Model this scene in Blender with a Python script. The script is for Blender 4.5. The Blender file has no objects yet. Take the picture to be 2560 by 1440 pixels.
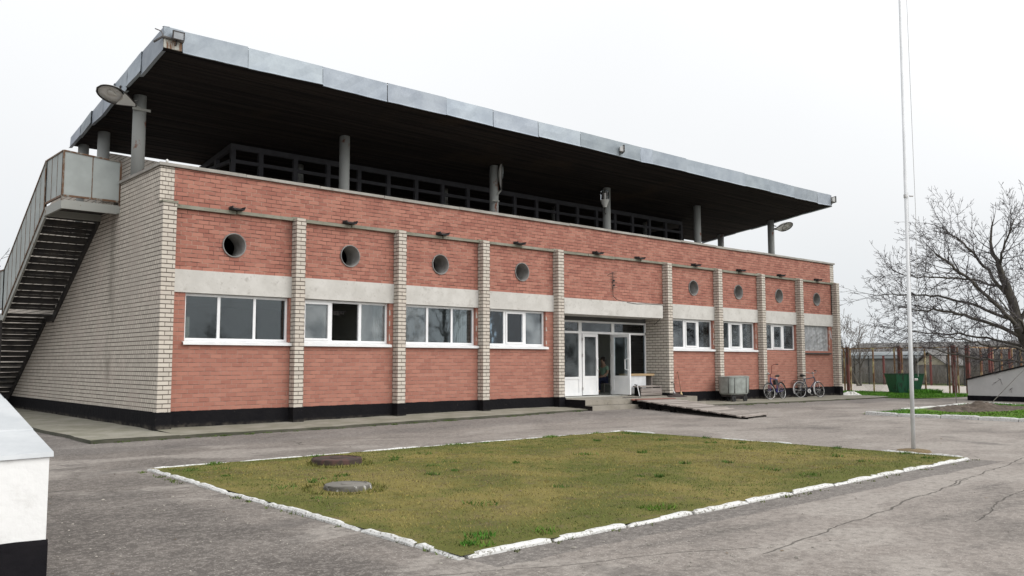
import bpy, math, random
from math import radians, sin, cos, pi
from mathutils import Vector, Matrix

scene = bpy.context.scene
COL = scene.collection

# ---------------------------------------------------------------- camera
cam_d = bpy.data.cameras.new("camera"); cam = bpy.data.objects.new("camera", cam_d); COL.objects.link(cam)
cam_d.sensor_width = 36.0; cam_d.lens = 30.4586; cam_d.clip_start = 0.1; cam_d.clip_end = 3000
YAW, PIT, ROL = radians(41.822), radians(4.9251), radians(-0.0759)
fw = Vector((sin(YAW) * cos(PIT), cos(YAW) * cos(PIT), sin(PIT)))
r0 = Vector((cos(YAW), -sin(YAW), 0)); u0 = r0.cross(fw)
rt = cos(ROL) * r0 + sin(ROL) * u0; up = -sin(ROL) * r0 + cos(ROL) * u0
CAMP = Vector((-6.9319, -19.6369, 1.5564))
cam.matrix_world = Matrix(((rt.x, up.x, -fw.x, CAMP.x), (rt.y, up.y, -fw.y, CAMP.y), (rt.z, up.z, -fw.z, CAMP.z), (0, 0, 0, 1)))
scene.camera = cam

# ---------------------------------------------------------------- world: overcast sky
SUN_EL, SUN_AZ = radians(40), radians(156)          # azimuth clockwise from +Y
w = bpy.data.worlds.new("World"); scene.world = w; w.use_nodes = True
nt = w.node_tree; nt.nodes.clear()
o = nt.nodes.new("ShaderNodeOutputWorld"); bg = nt.nodes.new("ShaderNodeBackground")
sky = nt.nodes.new("ShaderNodeTexSky"); sky.sky_type = 'NISHITA'; sky.sun_disc = False
sky.sun_elevation = SUN_EL; sky.sun_rotation = SUN_AZ; sky.dust_density = 4.0
skys = nt.nodes.new("ShaderNodeVectorMath"); skys.operation = 'SCALE'; skys.inputs[3].default_value = 0.10
tc = nt.nodes.new("ShaderNodeTexCoord"); sp = nt.nodes.new("ShaderNodeSeparateXYZ")
ramp = nt.nodes.new("ShaderNodeValToRGB")
ramp.color_ramp.elements[0].position = 0.0; ramp.color_ramp.elements[0].color = (0.83, 0.87, 0.90, 1)
ramp.color_ramp.elements[1].position = 0.45; ramp.color_ramp.elements[1].color = (1.16, 1.17, 1.18, 1)
e = ramp.color_ramp.elements.new(0.16); e.color = (0.985, 1.0, 1.015, 1)
noi = nt.nodes.new("ShaderNodeTexNoise"); noi.inputs["Scale"].default_value = 2.2; noi.inputs["Detail"].default_value = 3
mulz = nt.nodes.new("ShaderNodeMath"); mulz.operation = 'MULTIPLY_ADD'; mulz.inputs[1].default_value = 0.22; 
mix = nt.nodes.new("ShaderNodeMix"); mix.data_type = 'RGBA'; mix.inputs[0].default_value = 0.93
L = nt.links.new
L(tc.outputs["Generated"], sp.inputs[0]); L(tc.outputs["Generated"], noi.inputs["Vector"])
L(noi.outputs["Fac"], mulz.inputs[0]); L(sp.outputs["Z"], mulz.inputs[2])
sub = nt.nodes.new("ShaderNodeMath"); sub.operation = 'SUBTRACT'; sub.inputs[1].default_value = 0.11
L(mulz.outputs[0], sub.inputs[0]); L(sub.outputs[0], ramp.inputs[0])
L(sky.outputs[0], skys.inputs[0]); L(skys.outputs[0], mix.inputs[6]); L(ramp.outputs[0], mix.inputs[7])
# cloud cover is thinner, and so brighter, on the sun's side
dt = nt.nodes.new("ShaderNodeVectorMath"); dt.operation = 'DOT_PRODUCT'; dt.inputs[1].default_value = (sin(SUN_AZ) * cos(SUN_EL), cos(SUN_AZ) * cos(SUN_EL), sin(SUN_EL)); L(tc.outputs["Generated"], dt.inputs[0])
mr = nt.nodes.new("ShaderNodeMapRange"); mr.interpolation_type = 'SMOOTHSTEP'; mr.inputs[1].default_value = 0.0; mr.inputs[2].default_value = 1.0; mr.inputs[3].default_value = 0.99; mr.inputs[4].default_value = 1.62; L(dt.outputs["Value"], mr.inputs[0])
gl_ = nt.nodes.new("ShaderNodeVectorMath"); gl_.operation = 'SCALE'; L(mix.outputs[2], gl_.inputs[0]); L(mr.outputs[0], gl_.inputs[3])
L(gl_.outputs[0], bg.inputs[0]); bg.inputs[1].default_value = 0.97; L(bg.outputs[0], o.inputs[0])

sun_d = bpy.data.lights.new("sun", 'SUN'); sun_d.energy = 1.5; sun_d.angle = radians(50); sun_d.color = (1.0, 0.965, 0.91)
sun = bpy.data.objects.new("sun", sun_d); COL.objects.link(sun)
sd = Vector((sin(SUN_AZ) * cos(SUN_EL), cos(SUN_AZ) * cos(SUN_EL), sin(SUN_EL)))
sun.rotation_euler = sd.to_track_quat('Z', 'Y').to_euler(); sun.location = (0, -30, 40)
vs = scene.view_settings; vs.view_transform = 'Standard'; vs.look = 'None'; vs.exposure = 0.0; vs.gamma = 1.0
scene.cycles.max_bounces = 6; scene.cycles.transparent_max_bounces = 12; scene.cycles.use_denoising = True

# ---------------------------------------------------------------- helpers
class MB:
    """collects faces and links them as one mesh object"""
    def __init__(s): s.v = []; s.f = []; s.m = []; s.c = []
    def face(s, pts, mi=0, col=None):
        n = len(s.v); s.v += [tuple(p) for p in pts]; s.f.append(tuple(range(n, n + len(pts)))); s.m.append(mi); s.c.append(col)
    def box(s, x0, x1, y0, y1, z0, z1, mi=0, col=None, jit=0.0):
        P = [(x0, y0, z0), (x1, y0, z0), (x1, y1, z0), (x0, y1, z0), (x0, y0, z1), (x1, y0, z1), (x1, y1, z1), (x0, y1, z1)]
        if jit: P = [tuple(c + random.uniform(-jit, jit) for c in p) for p in P]
        s.hexa(P, mi, col)
    def hexa(s, P, mi=0, col=None):
        n = len(s.v); s.v += [tuple(p) for p in P]
        for q in ((0, 3, 2, 1), (4, 5, 6, 7), (0, 1, 5, 4), (1, 2, 6, 5), (2, 3, 7, 6), (3, 0, 4, 7)):
            s.f.append(tuple(n + i for i in q)); s.m.append(mi); s.c.append(col)
    def bar(s, a, b, wx, wz, upv=(0, 0, 1), mi=0, col=None):
        a = Vector(a); b = Vector(b); d = (b - a).normalized(); u = Vector(upv)
        if abs(d.dot(u)) > 0.97: u = Vector((0, 1, 0)) if abs(d.y) < .9 else Vector((1, 0, 0))
        sx = d.cross(u).normalized() * (wx / 2); sz = sx.cross(d).normalized() * (wz / 2)
        s.hexa([a - sx - sz, b - sx - sz, b + sx - sz, a + sx - sz, a - sx + sz, b - sx + sz, b + sx + sz, a + sx + sz], mi, col)
    def tube(s, pts, rad, n=8, mi=0, caps=True, closed=False, col=None):
        pts = [Vector(p) for p in pts]; k = len(pts)
        if not isinstance(rad, (list, tuple)): rad = [rad] * k
        base = len(s.v); ref = None
        for i, p in enumerate(pts):
            if closed: d = pts[(i + 1) % k] - pts[i - 1]
            else: d = pts[min(i + 1, k - 1)] - pts[max(i - 1, 0)]
            d = d.normalized() if d.length > 1e-9 else Vector((0, 0, 1))
            if ref is None: ref = d.orthogonal().normalized()
            ref = (ref - d * ref.dot(d)); ref = ref.normalized() if ref.length > 1e-6 else d.orthogonal().normalized()
            b = d.cross(ref)
            for j in range(n):
                a = 2 * pi * j / n; q = p + (ref * cos(a) + b * sin(a)) * rad[i]; s.v.append(tuple(q))
        for i in range(k if closed else k - 1):
            A = base + i * n; B = base + ((i + 1) % k) * n
            for j in range(n):
                j2 = (j + 1) % n; s.f.append((A + j, A + j2, B + j2, B + j)); s.m.append(mi); s.c.append(col)
        if caps and not closed:
            s.f.append(tuple(base + j for j in reversed(range(n)))); s.m.append(mi); s.c.append(col)
            E_ = base + (k - 1) * n; s.f.append(tuple(E_ + j for j in range(n))); s.m.append(mi); s.c.append(col)
    def lathe(s, prof, n=24, org=(0, 0, 0), axis=(0, 0, 1), sx=1.0, sy=1.0, xdir=None, mi=0):
        """prof: list of (r, h) along axis"""
        A = Vector(axis).normalized(); X = Vector(xdir).normalized() if xdir else A.orthogonal().normalized(); Y = A.cross(X); O = Vector(org); base = len(s.v)
        for r, h in prof:
            for j in range(n):
                a = 2 * pi * j / n; s.v.append(tuple(O + A * h + X * (r * sx * cos(a)) + Y * (r * sy * sin(a))))
        for i in range(len(prof) - 1):
            for j in range(n):
                j2 = (j + 1) % n; s.f.append((base + i * n + j, base + i * n + j2, base + (i + 1) * n + j2, base + (i + 1) * n + j)); s.m.append(mi); s.c.append(None)
    def build(s, name, mats, parent=None, smooth=False, world=True, weld=False):
        me = bpy.data.meshes.new(name); me.from_pydata(s.v, [], s.f); me.update()
        if not isinstance(mats, (list, tuple)): mats = [mats]
        for m in mats: me.materials.append(m)
        if len(mats) > 1: me.polygons.foreach_set("material_index", s.m)
        if any(c is not None for c in s.c):
            at = me.attributes.new("tint", 'FLOAT_COLOR', 'FACE')
            buf = []
            for c in s.c: buf += list(c if c is not None else (1, 1, 1)) + [1.0]
            at.data.foreach_set("color", buf)
        if smooth: me.polygons.foreach_set("use_smooth", [True] * len(me.polygons))
        ob = bpy.data.objects.new(name, me); COL.objects.link(ob)
        if parent is not None:
            ob.parent = parent
            if world:
                r = parent
                off = Matrix.Identity(4)
                if r.type == 'EMPTY': off = Matrix.Translation(r.location).inverted()
                ob.matrix_parent_inverse = off
        return ob

def thing(name, label, cat, loc=(0, 0, 0), rz=0, group=None):
    ob = bpy.data.objects.new(name, None); COL.objects.link(ob); ob.location = loc; ob.rotation_euler = (0, 0, rz); ob.empty_display_size = 0.2
    return tag(ob, label, cat, group)
def tag(ob, label, cat, group=None):
    ob['label'] = label; ob['category'] = cat
    if group: ob['group'] = group
    return ob
def kind(ob, k): ob['kind'] = k; return ob
def copy_tree(ob, parent=None):
    c = ob.copy(); COL.objects.link(c)
    if parent is not None: c.parent = parent
    for ch in list(ob.children): copy_tree(ch, c)
    return c

# ---------------------------------------------------------------- materials
class NT:
    def __init__(s, name):
        s.m = bpy.data.materials.new(name); s.m.use_nodes = True; s.t = s.m.node_tree; s.t.nodes.clear()
        s.out = s.n("ShaderNodeOutputMaterial"); s.bs = s.n("ShaderNodeBsdfPrincipled"); s.l(s.bs.outputs[0], s.out.inputs[0])
    def n(s, t, **kw):
        x = s.t.nodes.new(t)
        for k, v in kw.items(): setattr(x, k, v)
        return x
    def l(s, a, b): s.t.links.new(a, b)
    def val(s, sock, v):
        if isinstance(v, (int, float)): sock.default_value = v
        elif isinstance(v, (tuple, list)):
            sock.default_value = tuple(v) + ((1.0,) if len(v) == 3 and len(sock.default_value) == 4 else ())
        else: s.l(v, sock)
    def math(s, op, a, b=0.0, c=None, clamp=False):
        x = s.n("ShaderNodeMath", operation=op, use_clamp=clamp); s.val(x.inputs[0], a); s.val(x.inputs[1], b)
        if c is not None: s.val(x.inputs[2], c)
        return x.outputs[0]
    def mix(s, f, a, b, bt='MIX'):
        x = s.n("ShaderNodeMix", data_type='RGBA', blend_type=bt); s.val(x.inputs[0], f); s.val(x.inputs[6], a); s.val(x.inputs[7], b); return x.outputs[2]
    def fmix(s, f, a, b):
        x = s.n("ShaderNodeMix", data_type='FLOAT'); s.val(x.inputs[0], f); s.val(x.inputs[2], a); s.val(x.inputs[3], b); return x.outputs[0]
    def coord(s, scale=(1, 1, 1), loc=(0, 0, 0)):
        if not hasattr(s, 'tc'): s.tc = s.n("ShaderNodeTexCoord")
        if scale == (1, 1, 1) and loc == (0, 0, 0): return s.tc.outputs["Object"]
        mp = s.n("ShaderNodeMapping"); s.l(s.tc.outputs["Object"], mp.inputs[0]); mp.inputs["Scale"].default_value = scale; mp.inputs["Location"].default_value = loc
        return mp.outputs[0]
    def noise(s, scale, detail=4, rough=0.55, vec=None, sc=(1, 1, 1), loc=(0, 0, 0), dist=0.0):
        x = s.n("ShaderNodeTexNoise"); x.inputs["Scale"].default_value = scale; x.inputs["Detail"].default_value = detail; x.inputs["Roughness"].default_value = rough
        x.inputs["Distortion"].default_value = dist
        s.l(vec if vec is not None else s.coord(sc, loc), x.inputs["Vector"]); return x.outputs["Fac"]
    def vor(s, scale, feature='F1', vec=None, rand=1.0):
        x = s.n("ShaderNodeTexVoronoi", feature=feature); x.inputs["Scale"].default_value = scale; x.inputs["Randomness"].default_value = rand
        s.l(vec if vec is not None else s.coord(), x.inputs["Vector"]); return x.outputs["Distance"] if feature != 'COL' else x.outputs["Color"]
    def sstep(s, v, a, b):
        x = s.n("ShaderNodeMapRange", interpolation_type='SMOOTHSTEP'); s.val(x.inputs[0], v); x.inputs[1].default_value = a; x.inputs[2].default_value = b
        return x.outputs[0]
    def tint(s, col):
        a = s.n("ShaderNodeAttribute", attribute_name="tint"); return s.mix(1.0, col, a.outputs["Color"], 'MULTIPLY')
    def xyz(s):
        if not hasattr(s, '_xyz'): s._xyz = s.n("ShaderNodeSeparateXYZ"); s.l(s.coord(), s._xyz.inputs[0])
        return s._xyz.outputs
    def wallvec(s, du=0.0, dz=0.0):
        """(along-wall, height) coordinates for walls facing X or Y"""
        X, Y, Z = s.xyz(); g = s.n("ShaderNodeNewGeometry"); sn = s.n("ShaderNodeSeparateXYZ"); s.l(g.outputs["True Normal"], sn.inputs[0])
        f = s.math('GREATER_THAN', s.math('ABSOLUTE', sn.outputs[0]), 0.5)
        u = s.fmix(f, X, Y); c = s.n("ShaderNodeCombineXYZ"); s.val(c.inputs[0], s.math('ADD', u, du)); s.val(c.inputs[1], s.math('ADD', Z, dz)); return c.outputs[0]
    def bump(s, h, strength=0.3, dist=0.01):
        b = s.n("ShaderNodeBump"); b.inputs["Strength"].default_value = strength; b.inputs["Distance"].default_value = dist; s.l(h, b.inputs["Height"]); s.l(b.outputs[0], s.bs.inputs["Normal"])
    def fin(s, col, rough=0.85, metal=0.0, spec=0.3):
        s.val(s.bs.inputs["Base Color"], col); s.val(s.bs.inputs["Roughness"], rough); s.val(s.bs.inputs["Metallic"], metal); s.bs.inputs["Specular IOR Level"].default_value = spec
        return s.m

def brick_nodes(t, c1, c2, mort, bw, rh, ms, du=0.0, dz=0.0, off=0.5):
    v = t.wallvec(du, dz)
    nz = t.n("ShaderNodeTexNoise"); nz.inputs["Scale"].default_value = 9.0; nz.inputs["Detail"].default_value = 2; t.l(v, nz.inputs["Vector"])
    sc = t.n("ShaderNodeVectorMath", operation='MULTIPLY_ADD'); t.l(nz.outputs["Color"], sc.inputs[0]); sc.inputs[1].default_value = (0.02, 0.012, 0); t.l(v, sc.inputs[2])
    b = t.n("ShaderNodeTexBrick"); b.offset = off; b.offset_frequency = 2; b.squash = 1.0
    t.l(sc.outputs[0], b.inputs["Vector"]); t.val(b.inputs["Color1"], c1); t.val(b.inputs["Color2"], c2); t.val(b.inputs["Mortar"], mort)
    b.inputs["Scale"].default_value = 1.0; b.inputs["Brick Width"].default_value = bw; b.inputs["Row Height"].default_value = rh
    b.inputs["Mortar Size"].default_value = ms; b.inputs["Mortar Smooth"].default_value = 0.25; b.inputs["Bias"].default_value = 0.0
    return b.outputs["Color"], b.outputs["Fac"], v

def m_red():
    t = NT("red_brick"); X, Y, Z = t.xyz()
    n1 = t.noise(0.9, 4); n2 = t.noise(7.0, 3, loc=(3, 7, 1)); n3 = t.noise(2.3, 5, loc=(9, 2, 5))
    lo = t.sstep(Z, 2.6, 3.6)
    mlow = t.mix(n3, (0.21, 0.125, 0.10), (0.34, 0.245, 0.20)); mup = t.mix(t.sstep(n3, .44, .60), (0.10, 0.055, 0.045), (0.38, 0.25, 0.19))
    col, fac, v = brick_nodes(t, (0.40, 0.178, 0.132), (0.268, 0.101, 0.077), t.mix(lo, mlow, mup), 0.258, 0.1, 0.0075, dz=0.03)
    col = t.mix(t.math('MULTIPLY', n1, 0.30), col, (0.37, 0.178, 0.13))
    col = t.mix(t.math('MULTIPLY', t.math('SUBTRACT', 1.0, lo), 0.26), col, (0.395, 0.188, 0.138))
    col = t.mix(t.math('MULTIPLY', t.sstep(n2, 0.55, 0.75), .6), col, (0.39, 0.205, 0.16)); 
    # shadow of open bed joints painted as short dark horizontal lines, most high up
    sv = t.n("ShaderNodeSeparateXYZ"); t.l(v, sv.inputs[0]); wob = t.math('MULTIPLY', t.math('SUBTRACT', t.noise(3.0, 3, loc=(2, 2, 2)), .5), .02)
    fz = t.math('PINGPONG', t.math('ADD', sv.outputs[1], wob), 0.05); jn = t.noise(1.0, 4, 0.7, sc=(3.2, 3.2, 9.0), loc=(6, 1, 3))
    jl = t.math('MULTIPLY', t.math('SUBTRACT', 1.0, t.sstep(fz, 0.006, 0.013)), t.sstep(jn, 0.44, 0.58)); jl = t.math('MULTIPLY', jl, t.fmix(lo, 0.5, 0.85))
    col = t.mix(jl, col, (0.075, 0.038, 0.032))
    # soot under the rain spouts
    fr = t.math('PINGPONG', t.math('ADD', t.math('MULTIPLY', X, 1 / 3.02), 0.414), 0.5)
    near = t.sstep(fr, 0.38, 0.5); zz = t.math('MULTIPLY', t.sstep(Z, 4.45, 4.95), t.math('SUBTRACT', 1.0, t.sstep(Z, 5.1, 5.2)))
    lft = t.math('SUBTRACT', 1.15, t.sstep(X, 2.0, 14.0))
    st = t.math('MULTIPLY', t.math('MULTIPLY', near, zz), t.math('MULTIPLY', lft, t.sstep(n1, 0.25, 0.6)), clamp=True)
    col = t.mix(t.math('MULTIPLY', st, 0.7), col, (0.10, 0.045, 0.037))
    # pale scuffs low on the wall
    n4 = t.noise(3.1, 6, 0.7, loc=(1, 1, 8)); col = t.mix(t.math('MULTIPLY', t.sstep(n4, 0.70, 0.76), t.math('SUBTRACT', 1.0, t.sstep(Z, 1.2, 2.4))), col, (0.62, 0.52, 0.46))
    col = t.mix(t.math('LESS_THAN', Z, t.math('ADD', 0.452, t.math('MULTIPLY', t.noise(2.6, 5, .65, loc=(5, 5, 5)), 0.055))), col, (0.008, 0.008, 0.010))
    t.bump(t.math('SUBTRACT', t.math('MULTIPLY', t.noise(60, 3), 0.15), fac), 0.55, 0.012)
    return t.fin(col, 0.9)

def m_white(name="white_brick", du=0.0, stain=False, c1=(0.59, 0.54, 0.47), c2=(0.48, 0.435, 0.38), bw=0.252):
    t = NT(name); X, Y, Z = t.xyz()
    n1 = t.noise(1.1, 4); n2 = t.noise(30, 3)
    col, fac, v = brick_nodes(t, c1, c2, (0.24, 0.205, 0.172) if stain else (0.115, 0.092, 0.073), bw, 0.1, 0.0085, du=du, dz=0.034)
    sv = t.n("ShaderNodeSeparateXYZ"); t.l(v, sv.inputs[0]); fz = t.math('PINGPONG', sv.outputs[1], 0.05)
    jl = t.math('MULTIPLY', t.math('SUBTRACT', 1.0, t.sstep(fz, 0.006, 0.0125)), t.sstep(t.noise(2.5, 3, .6, loc=(3, 1, 7)), 0.22, 0.42)); col = t.mix(t.math('MULTIPLY', jl, 0.95), col, (0.06, 0.047, 0.037))
    col = t.mix(t.math('MULTIPLY', t.sstep(n1, 0.45, 0.75), 0.35), col, (0.50, 0.42, 0.37))
    col = t.mix(t.math('MULTIPLY', n2, 0.12), col, (0.3, 0.27, 0.23))
    if stain:
        d = t.math('ABSOLUTE', t.math('SUBTRACT', Y, t.math('ADD', 2.85, t.math('MULTIPLY', t.noise(0.9, 4, 0.7), 0.6))))
        s = t.math('MULTIPLY', t.math('SUBTRACT', 1.0, t.sstep(d, 0.03, 0.40)), t.math('MULTIPLY', t.sstep(Z, 0.4, 1.8), t.sstep(t.noise(2.0, 5, 0.7, sc=(1, 1, 0.4)), 0.38, 0.62)))
        col = t.mix(t.math('MULTIPLY', s, 0.55), col, (0.14, 0.125, 0.10))
        col = t.mix(t.math('MULTIPLY', t.sstep(t.noise(0.45, 4, loc=(4, 4, 4)), 0.5, 0.7), 0.35), col, (0.36, 0.32, 0.28))
    col = t.mix(t.math('LESS_THAN', Z, t.math('ADD', 0.445, t.math('MULTIPLY', t.noise(3.1, 5, .65, loc=(5, 5, 5)), 0.06))), col, (0.008, 0.008, 0.010))
    t.bump(t.math('SUBTRACT', t.math('MULTIPLY', n2, 0.15), fac), 0.6, 0.012)
    return t.fin(col, 0.88)

def m_plain(name, a, b, scale=6.0, rough=0.8, metal=0.0, bump=0.15, bscale=40, bd=0.006, spec=0.3, detail=5, sc=(1, 1, 1), lo=0.3, hi=0.7, tint=False):
    t = NT(name); n1 = t.noise(scale, detail, sc=sc); col = t.mix(t.sstep(n1, lo, hi), a, b)
    if tint: col = t.tint(col)
    if bump: t.bump(t.noise(bscale, 4, loc=(2, 5, 3)), bump, bd)
    return t.fin(col, rough, metal, spec)

def m_rust(name, paint, rust, amt=0.5, scale=7, sc=(1, 1, 0.5), rough=0.75):
    t = NT(name); n1 = t.noise(scale, 6, 0.65, sc=sc); n2 = t.noise(2.2, 3, loc=(5, 1, 2))
    p = t.mix(n2, paint, tuple(c * 0.82 for c in paint)); r = t.mix(t.noise(25, 3), rust, tuple(c * 0.5 for c in rust))
    col = t.mix(t.sstep(t.math('ADD', n1, t.math('MULTIPLY', n2, 0.25)), 0.80 - amt * 0.5, 0.86 - amt * 0.42), p, r)
    t.bump(n1, 0.2, 0.004); return t.fin(col, rough)

def m_concrete(name, a, b, dark, speck=0.5, rough=0.92):
    t = NT(name); n1 = t.noise(1.6, 6, 0.65); n2 = t.noise(18, 4, loc=(3, 3, 3)); n3 = t.noise(4.5, 5, 0.7, loc=(8, 1, 4))
    col = t.mix(t.sstep(n1, 0.32, 0.68), a, b); col = t.mix(t.math('MULTIPLY', t.sstep(n3, 0.55, 0.78), 0.6), col, dark)
    col = t.mix(t.math('MULTIPLY', t.sstep(n2, 0.62, 0.74), speck), col, dark); t.bump(n2, 0.45, 0.008); return t.fin(col, rough)

def m_glass(name="window_glass", ior=1.62, tr=(0.78, 0.82, 0.82), rough=0.03, haze=0.0):
    t = NT(name); t.t.nodes.remove(t.bs)
    fr = t.n("ShaderNodeFresnel"); fr.inputs[0].default_value = ior
    bp_ = t.n("ShaderNodeBump"); bp_.inputs["Strength"].default_value = 0.02; bp_.inputs["Distance"].default_value = 0.05; t.l(t.noise(2.2, 2), bp_.inputs["Height"])
    gl = t.n("ShaderNodeBsdfGlossy"); gl.inputs["Roughness"].default_value = rough; gl.inputs["Color"].default_value = (0.9, 0.95, 1, 1); t.l(bp_.outputs[0], gl.inputs["Normal"])
    tp = t.n("ShaderNodeBsdfTransparent"); tp.inputs["Color"].default_value = tr + (1,)
    ms = t.n("ShaderNodeMixShader"); t.l(fr.outputs[0], ms.inputs[0]); t.l(tp.outputs[0], ms.inputs[1]); t.l(gl.outputs[0], ms.inputs[2])
    last = ms.outputs[0]
    if haze:
        df = t.n("ShaderNodeBsdfDiffuse"); df.inputs[0].default_value = (0.6, 0.63, 0.64, 1); m2 = t.n("ShaderNodeMixShader"); t.val(m2.inputs[0], t.math('MULTIPLY', t.sstep(t.noise(1.3, 4), 0.3, 0.75), haze))
        t.l(last, m2.inputs[1]); t.l(df.outputs[0], m2.inputs[2]); last = m2.outputs[0]
    t.l(last, t.out.inputs[0]); return t.m

def m_galv(name="galvanized_sheet"):
    t = NT(name); n1 = t.noise(1.4, 5, 0.6); n2 = t.vor(55, 'F1'); n3 = t.noise(14, 4)
    col = t.mix(t.sstep(n1, 0.3, 0.7), (0.265, 0.30, 0.345), (0.36, 0.40, 0.44)); col = t.mix(t.math('MULTIPLY', n2, 0.25), col, (0.27, 0.31, 0.36))
    col = t.tint(col); col = t.mix(t.sstep(n3, 0.72, 0.8), col, (0.16, 0.15, 0.15))
    t.bump(n1, 0.15, 0.03); return t.fin(col, t.math('ADD', 0.42, t.math('MULTIPLY', n3, 0.2)), 0.25, 0.4)

CRACKS = [(-0.6, -15.6, 5.5, -14.95, .30, .016), (4.6, -15.0, 12.5, -14.2, .35, .016), (-3.6, -14.2, -0.4, -15.4, .25, .012), (2.2, -16.2, 5.8, -15.6, .4, .012), (-4.6, -7.9, -2.6, -8.1, .25, .02), (9.5, -8.0, 17.0, -9.0, .5, .02), (2.0, -4.0, 11.0, -4.5, .5, .018)]
def m_ground():
    t = NT("asphalt"); X, Y, Z = t.xyz()
    n1 = t.noise(0.22, 5, 0.6); n2 = t.noise(1.1, 6, 0.65, loc=(4, 9, 0)); n3 = t.noise(0.5, 5, 0.62, sc=(0.75, 1.25, 1), loc=(2, 3, 0), dist=0.3); g = t.noise(34, 4, 0.75); g2 = t.noise(75, 3, 0.7, loc=(1, 1, 1)); g3 = t.noise(11, 5, 0.75, loc=(5, 1, 1))
    dark = (0.090, 0.079, 0.071); mid = (0.148, 0.129, 0.114); lite = (0.245, 0.217, 0.194)
    sx = t.sstep(t.math('ADD', t.math('ADD', X, t.math('MULTIPLY', Y, -0.35)), t.math('MULTIPLY', n1, 9.0)), 1.0, 13.0)   # the yard is paler and dustier on the open side
    col = t.mix(t.sstep(n2, 0.30, 0.70), dark, mid); col = t.mix(t.math('MULTIPLY', sx, t.fmix(n2, 0.75, 1.0)), col, lite)
    col = t.mix(t.math('MULTIPLY', t.sstep(n3, 0.50, 0.68), 0.55), col, dark)
    col = t.mix(t.math('MULTIPLY', t.sstep(n3, 0.30, 0.42), t.math('MULTIPLY', t.math('SUBTRACT', 1.0, t.sstep(n3, 0.42, 0.5)), 0.6)), col, (0.31, 0.283, 0.255))
    # older, darker resurfacing on the left of the lawn
    pm = t.math('MULTIPLY', t.math('SUBTRACT', 1.0, t.sstep(t.math('ADD', Y, t.math('MULTIPLY', n2, 1.6)), -7.9, -7.3)), t.math('SUBTRACT', 1.0, t.sstep(t.math('ADD', X, t.math('MULTIPLY', n2, 0.9)), -2.75, -2.5)))
    col = t.mix(t.math('MULTIPLY', pm, 0.7), col, t.mix(t.sstep(n2, .35, .7), (0.075, 0.066, 0.060), (0.130, 0.115, 0.104)))
    # patched strip along the near kerb
    e = t.math('ADD', Y, t.math('MULTIPLY', t.noise(1.7, 4), 0.22)); strip = t.math('MULTIPLY', t.sstep(e, -14.42, -14.38), t.math('MULTIPLY', t.math('LESS_THAN', Y, -14.0), t.math('MULTIPLY', t.math('GREATER_THAN', X, -2.5), t.math('LESS_THAN', X, 8.0))))
    col = t.mix(t.math('MULTIPLY', strip, 0.75), col, (0.105, 0.095, 0.088))
    nb = t.math('MULTIPLY', t.sstep(t.math('ADD', Y, t.math('MULTIPLY', n2, 1.4)), -3.2, -2.6), t.math('LESS_THAN', X, 33.0)); col = t.mix(t.math('MULTIPLY', nb, 0.5), col, (0.118, 0.108, 0.103))   # smoother strip by the building
    tm = t.math('ABSOLUTE', t.math('SUBTRACT', t.math('PINGPONG', t.math('ADD', Y, t.math('MULTIPLY', X, 0.10)), 0.85), 0.42)); tm = t.math('MULTIPLY', t.math('SUBTRACT', 1.0, t.sstep(tm, 0.02, 0.12)), t.math('MULTIPLY', t.math('LESS_THAN', Y, -14.7), t.sstep(n3, 0.42, 0.6))); col = t.mix(t.math('MULTIPLY', tm, 0.35), col, (0.085, 0.077, 0.070))   # worn wheel tracks
    # aggregate
    col = t.mix(t.math('MULTIPLY', t.sstep(g, 0.53, 0.68), 0.55), col, (0.43, 0.40, 0.37)); col = t.mix(t.math('MULTIPLY', t.sstep(g2, 0.54, 0.68), 0.6), col, (0.055, 0.05, 0.047))
    col = t.mix(t.math('MULTIPLY', t.sstep(g3, 0.50, 0.66), 0.45), col, (0.075, 0.067, 0.060)); col = t.mix(t.math('MULTIPLY', t.sstep(g3, 0.34, 0.44), t.math('MULTIPLY', t.math('SUBTRACT', 1.0, t.sstep(g3, 0.44, 0.48)), 0.25)), col, (0.40, 0.365, 0.33))
    # cracks
    wv = t.n("ShaderNodeVectorMath", operation='MULTIPLY_ADD'); nn = t.n("ShaderNodeTexNoise"); nn.inputs["Scale"].default_value = 1.2; nn.inputs["Detail"].default_value = 5; t.l(t.coord(), nn.inputs["Vector"])
    t.l(nn.outputs["Color"], wv.inputs[0]); wv.inputs[1].default_value = (0.9, 0.9, 0); t.l(t.coord(), wv.inputs[2])
    cr = t.vor(0.30, 'DISTANCE_TO_EDGE', vec=wv.outputs[0]); cm = t.math('MULTIPLY', t.math('SUBTRACT', 1.0, t.sstep(cr, 0.0012, 0.0042)), t.sstep(t.noise(0.35, 3, loc=(17, 7, 7)), 0.52, 0.64))
    cr2 = t.vor(1.3, 'DISTANCE_TO_EDGE', vec=wv.outputs[0]); cm2 = t.math('MULTIPLY', t.math('SUBTRACT', 1.0, t.sstep(cr2, 0.004, 0.018)), t.sstep(n3, 0.6, 0.7))
    for (x0_, y0_, x1_, y1_, a_, b_) in CRACKS:
        L_ = math.hypot(x1_ - x0_, y1_ - y0_); ux, uy = (x1_ - x0_) / L_, (y1_ - y0_) / L_
        sw = t.n("ShaderNodeSeparateXYZ"); wv2 = t.n("ShaderNodeVectorMath", operation='MULTIPLY_ADD'); t.l(nn.outputs["Color"], wv2.inputs[0]); wv2.inputs[1].default_value = (a_, a_, 0); t.l(t.coord(), wv2.inputs[2]); t.l(wv2.outputs[0], sw.inputs[0])
        px_ = t.math('SUBTRACT', sw.outputs[0], x0_ + a_ / 2); py_ = t.math('SUBTRACT', sw.outputs[1], y0_ + a_ / 2)
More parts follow.
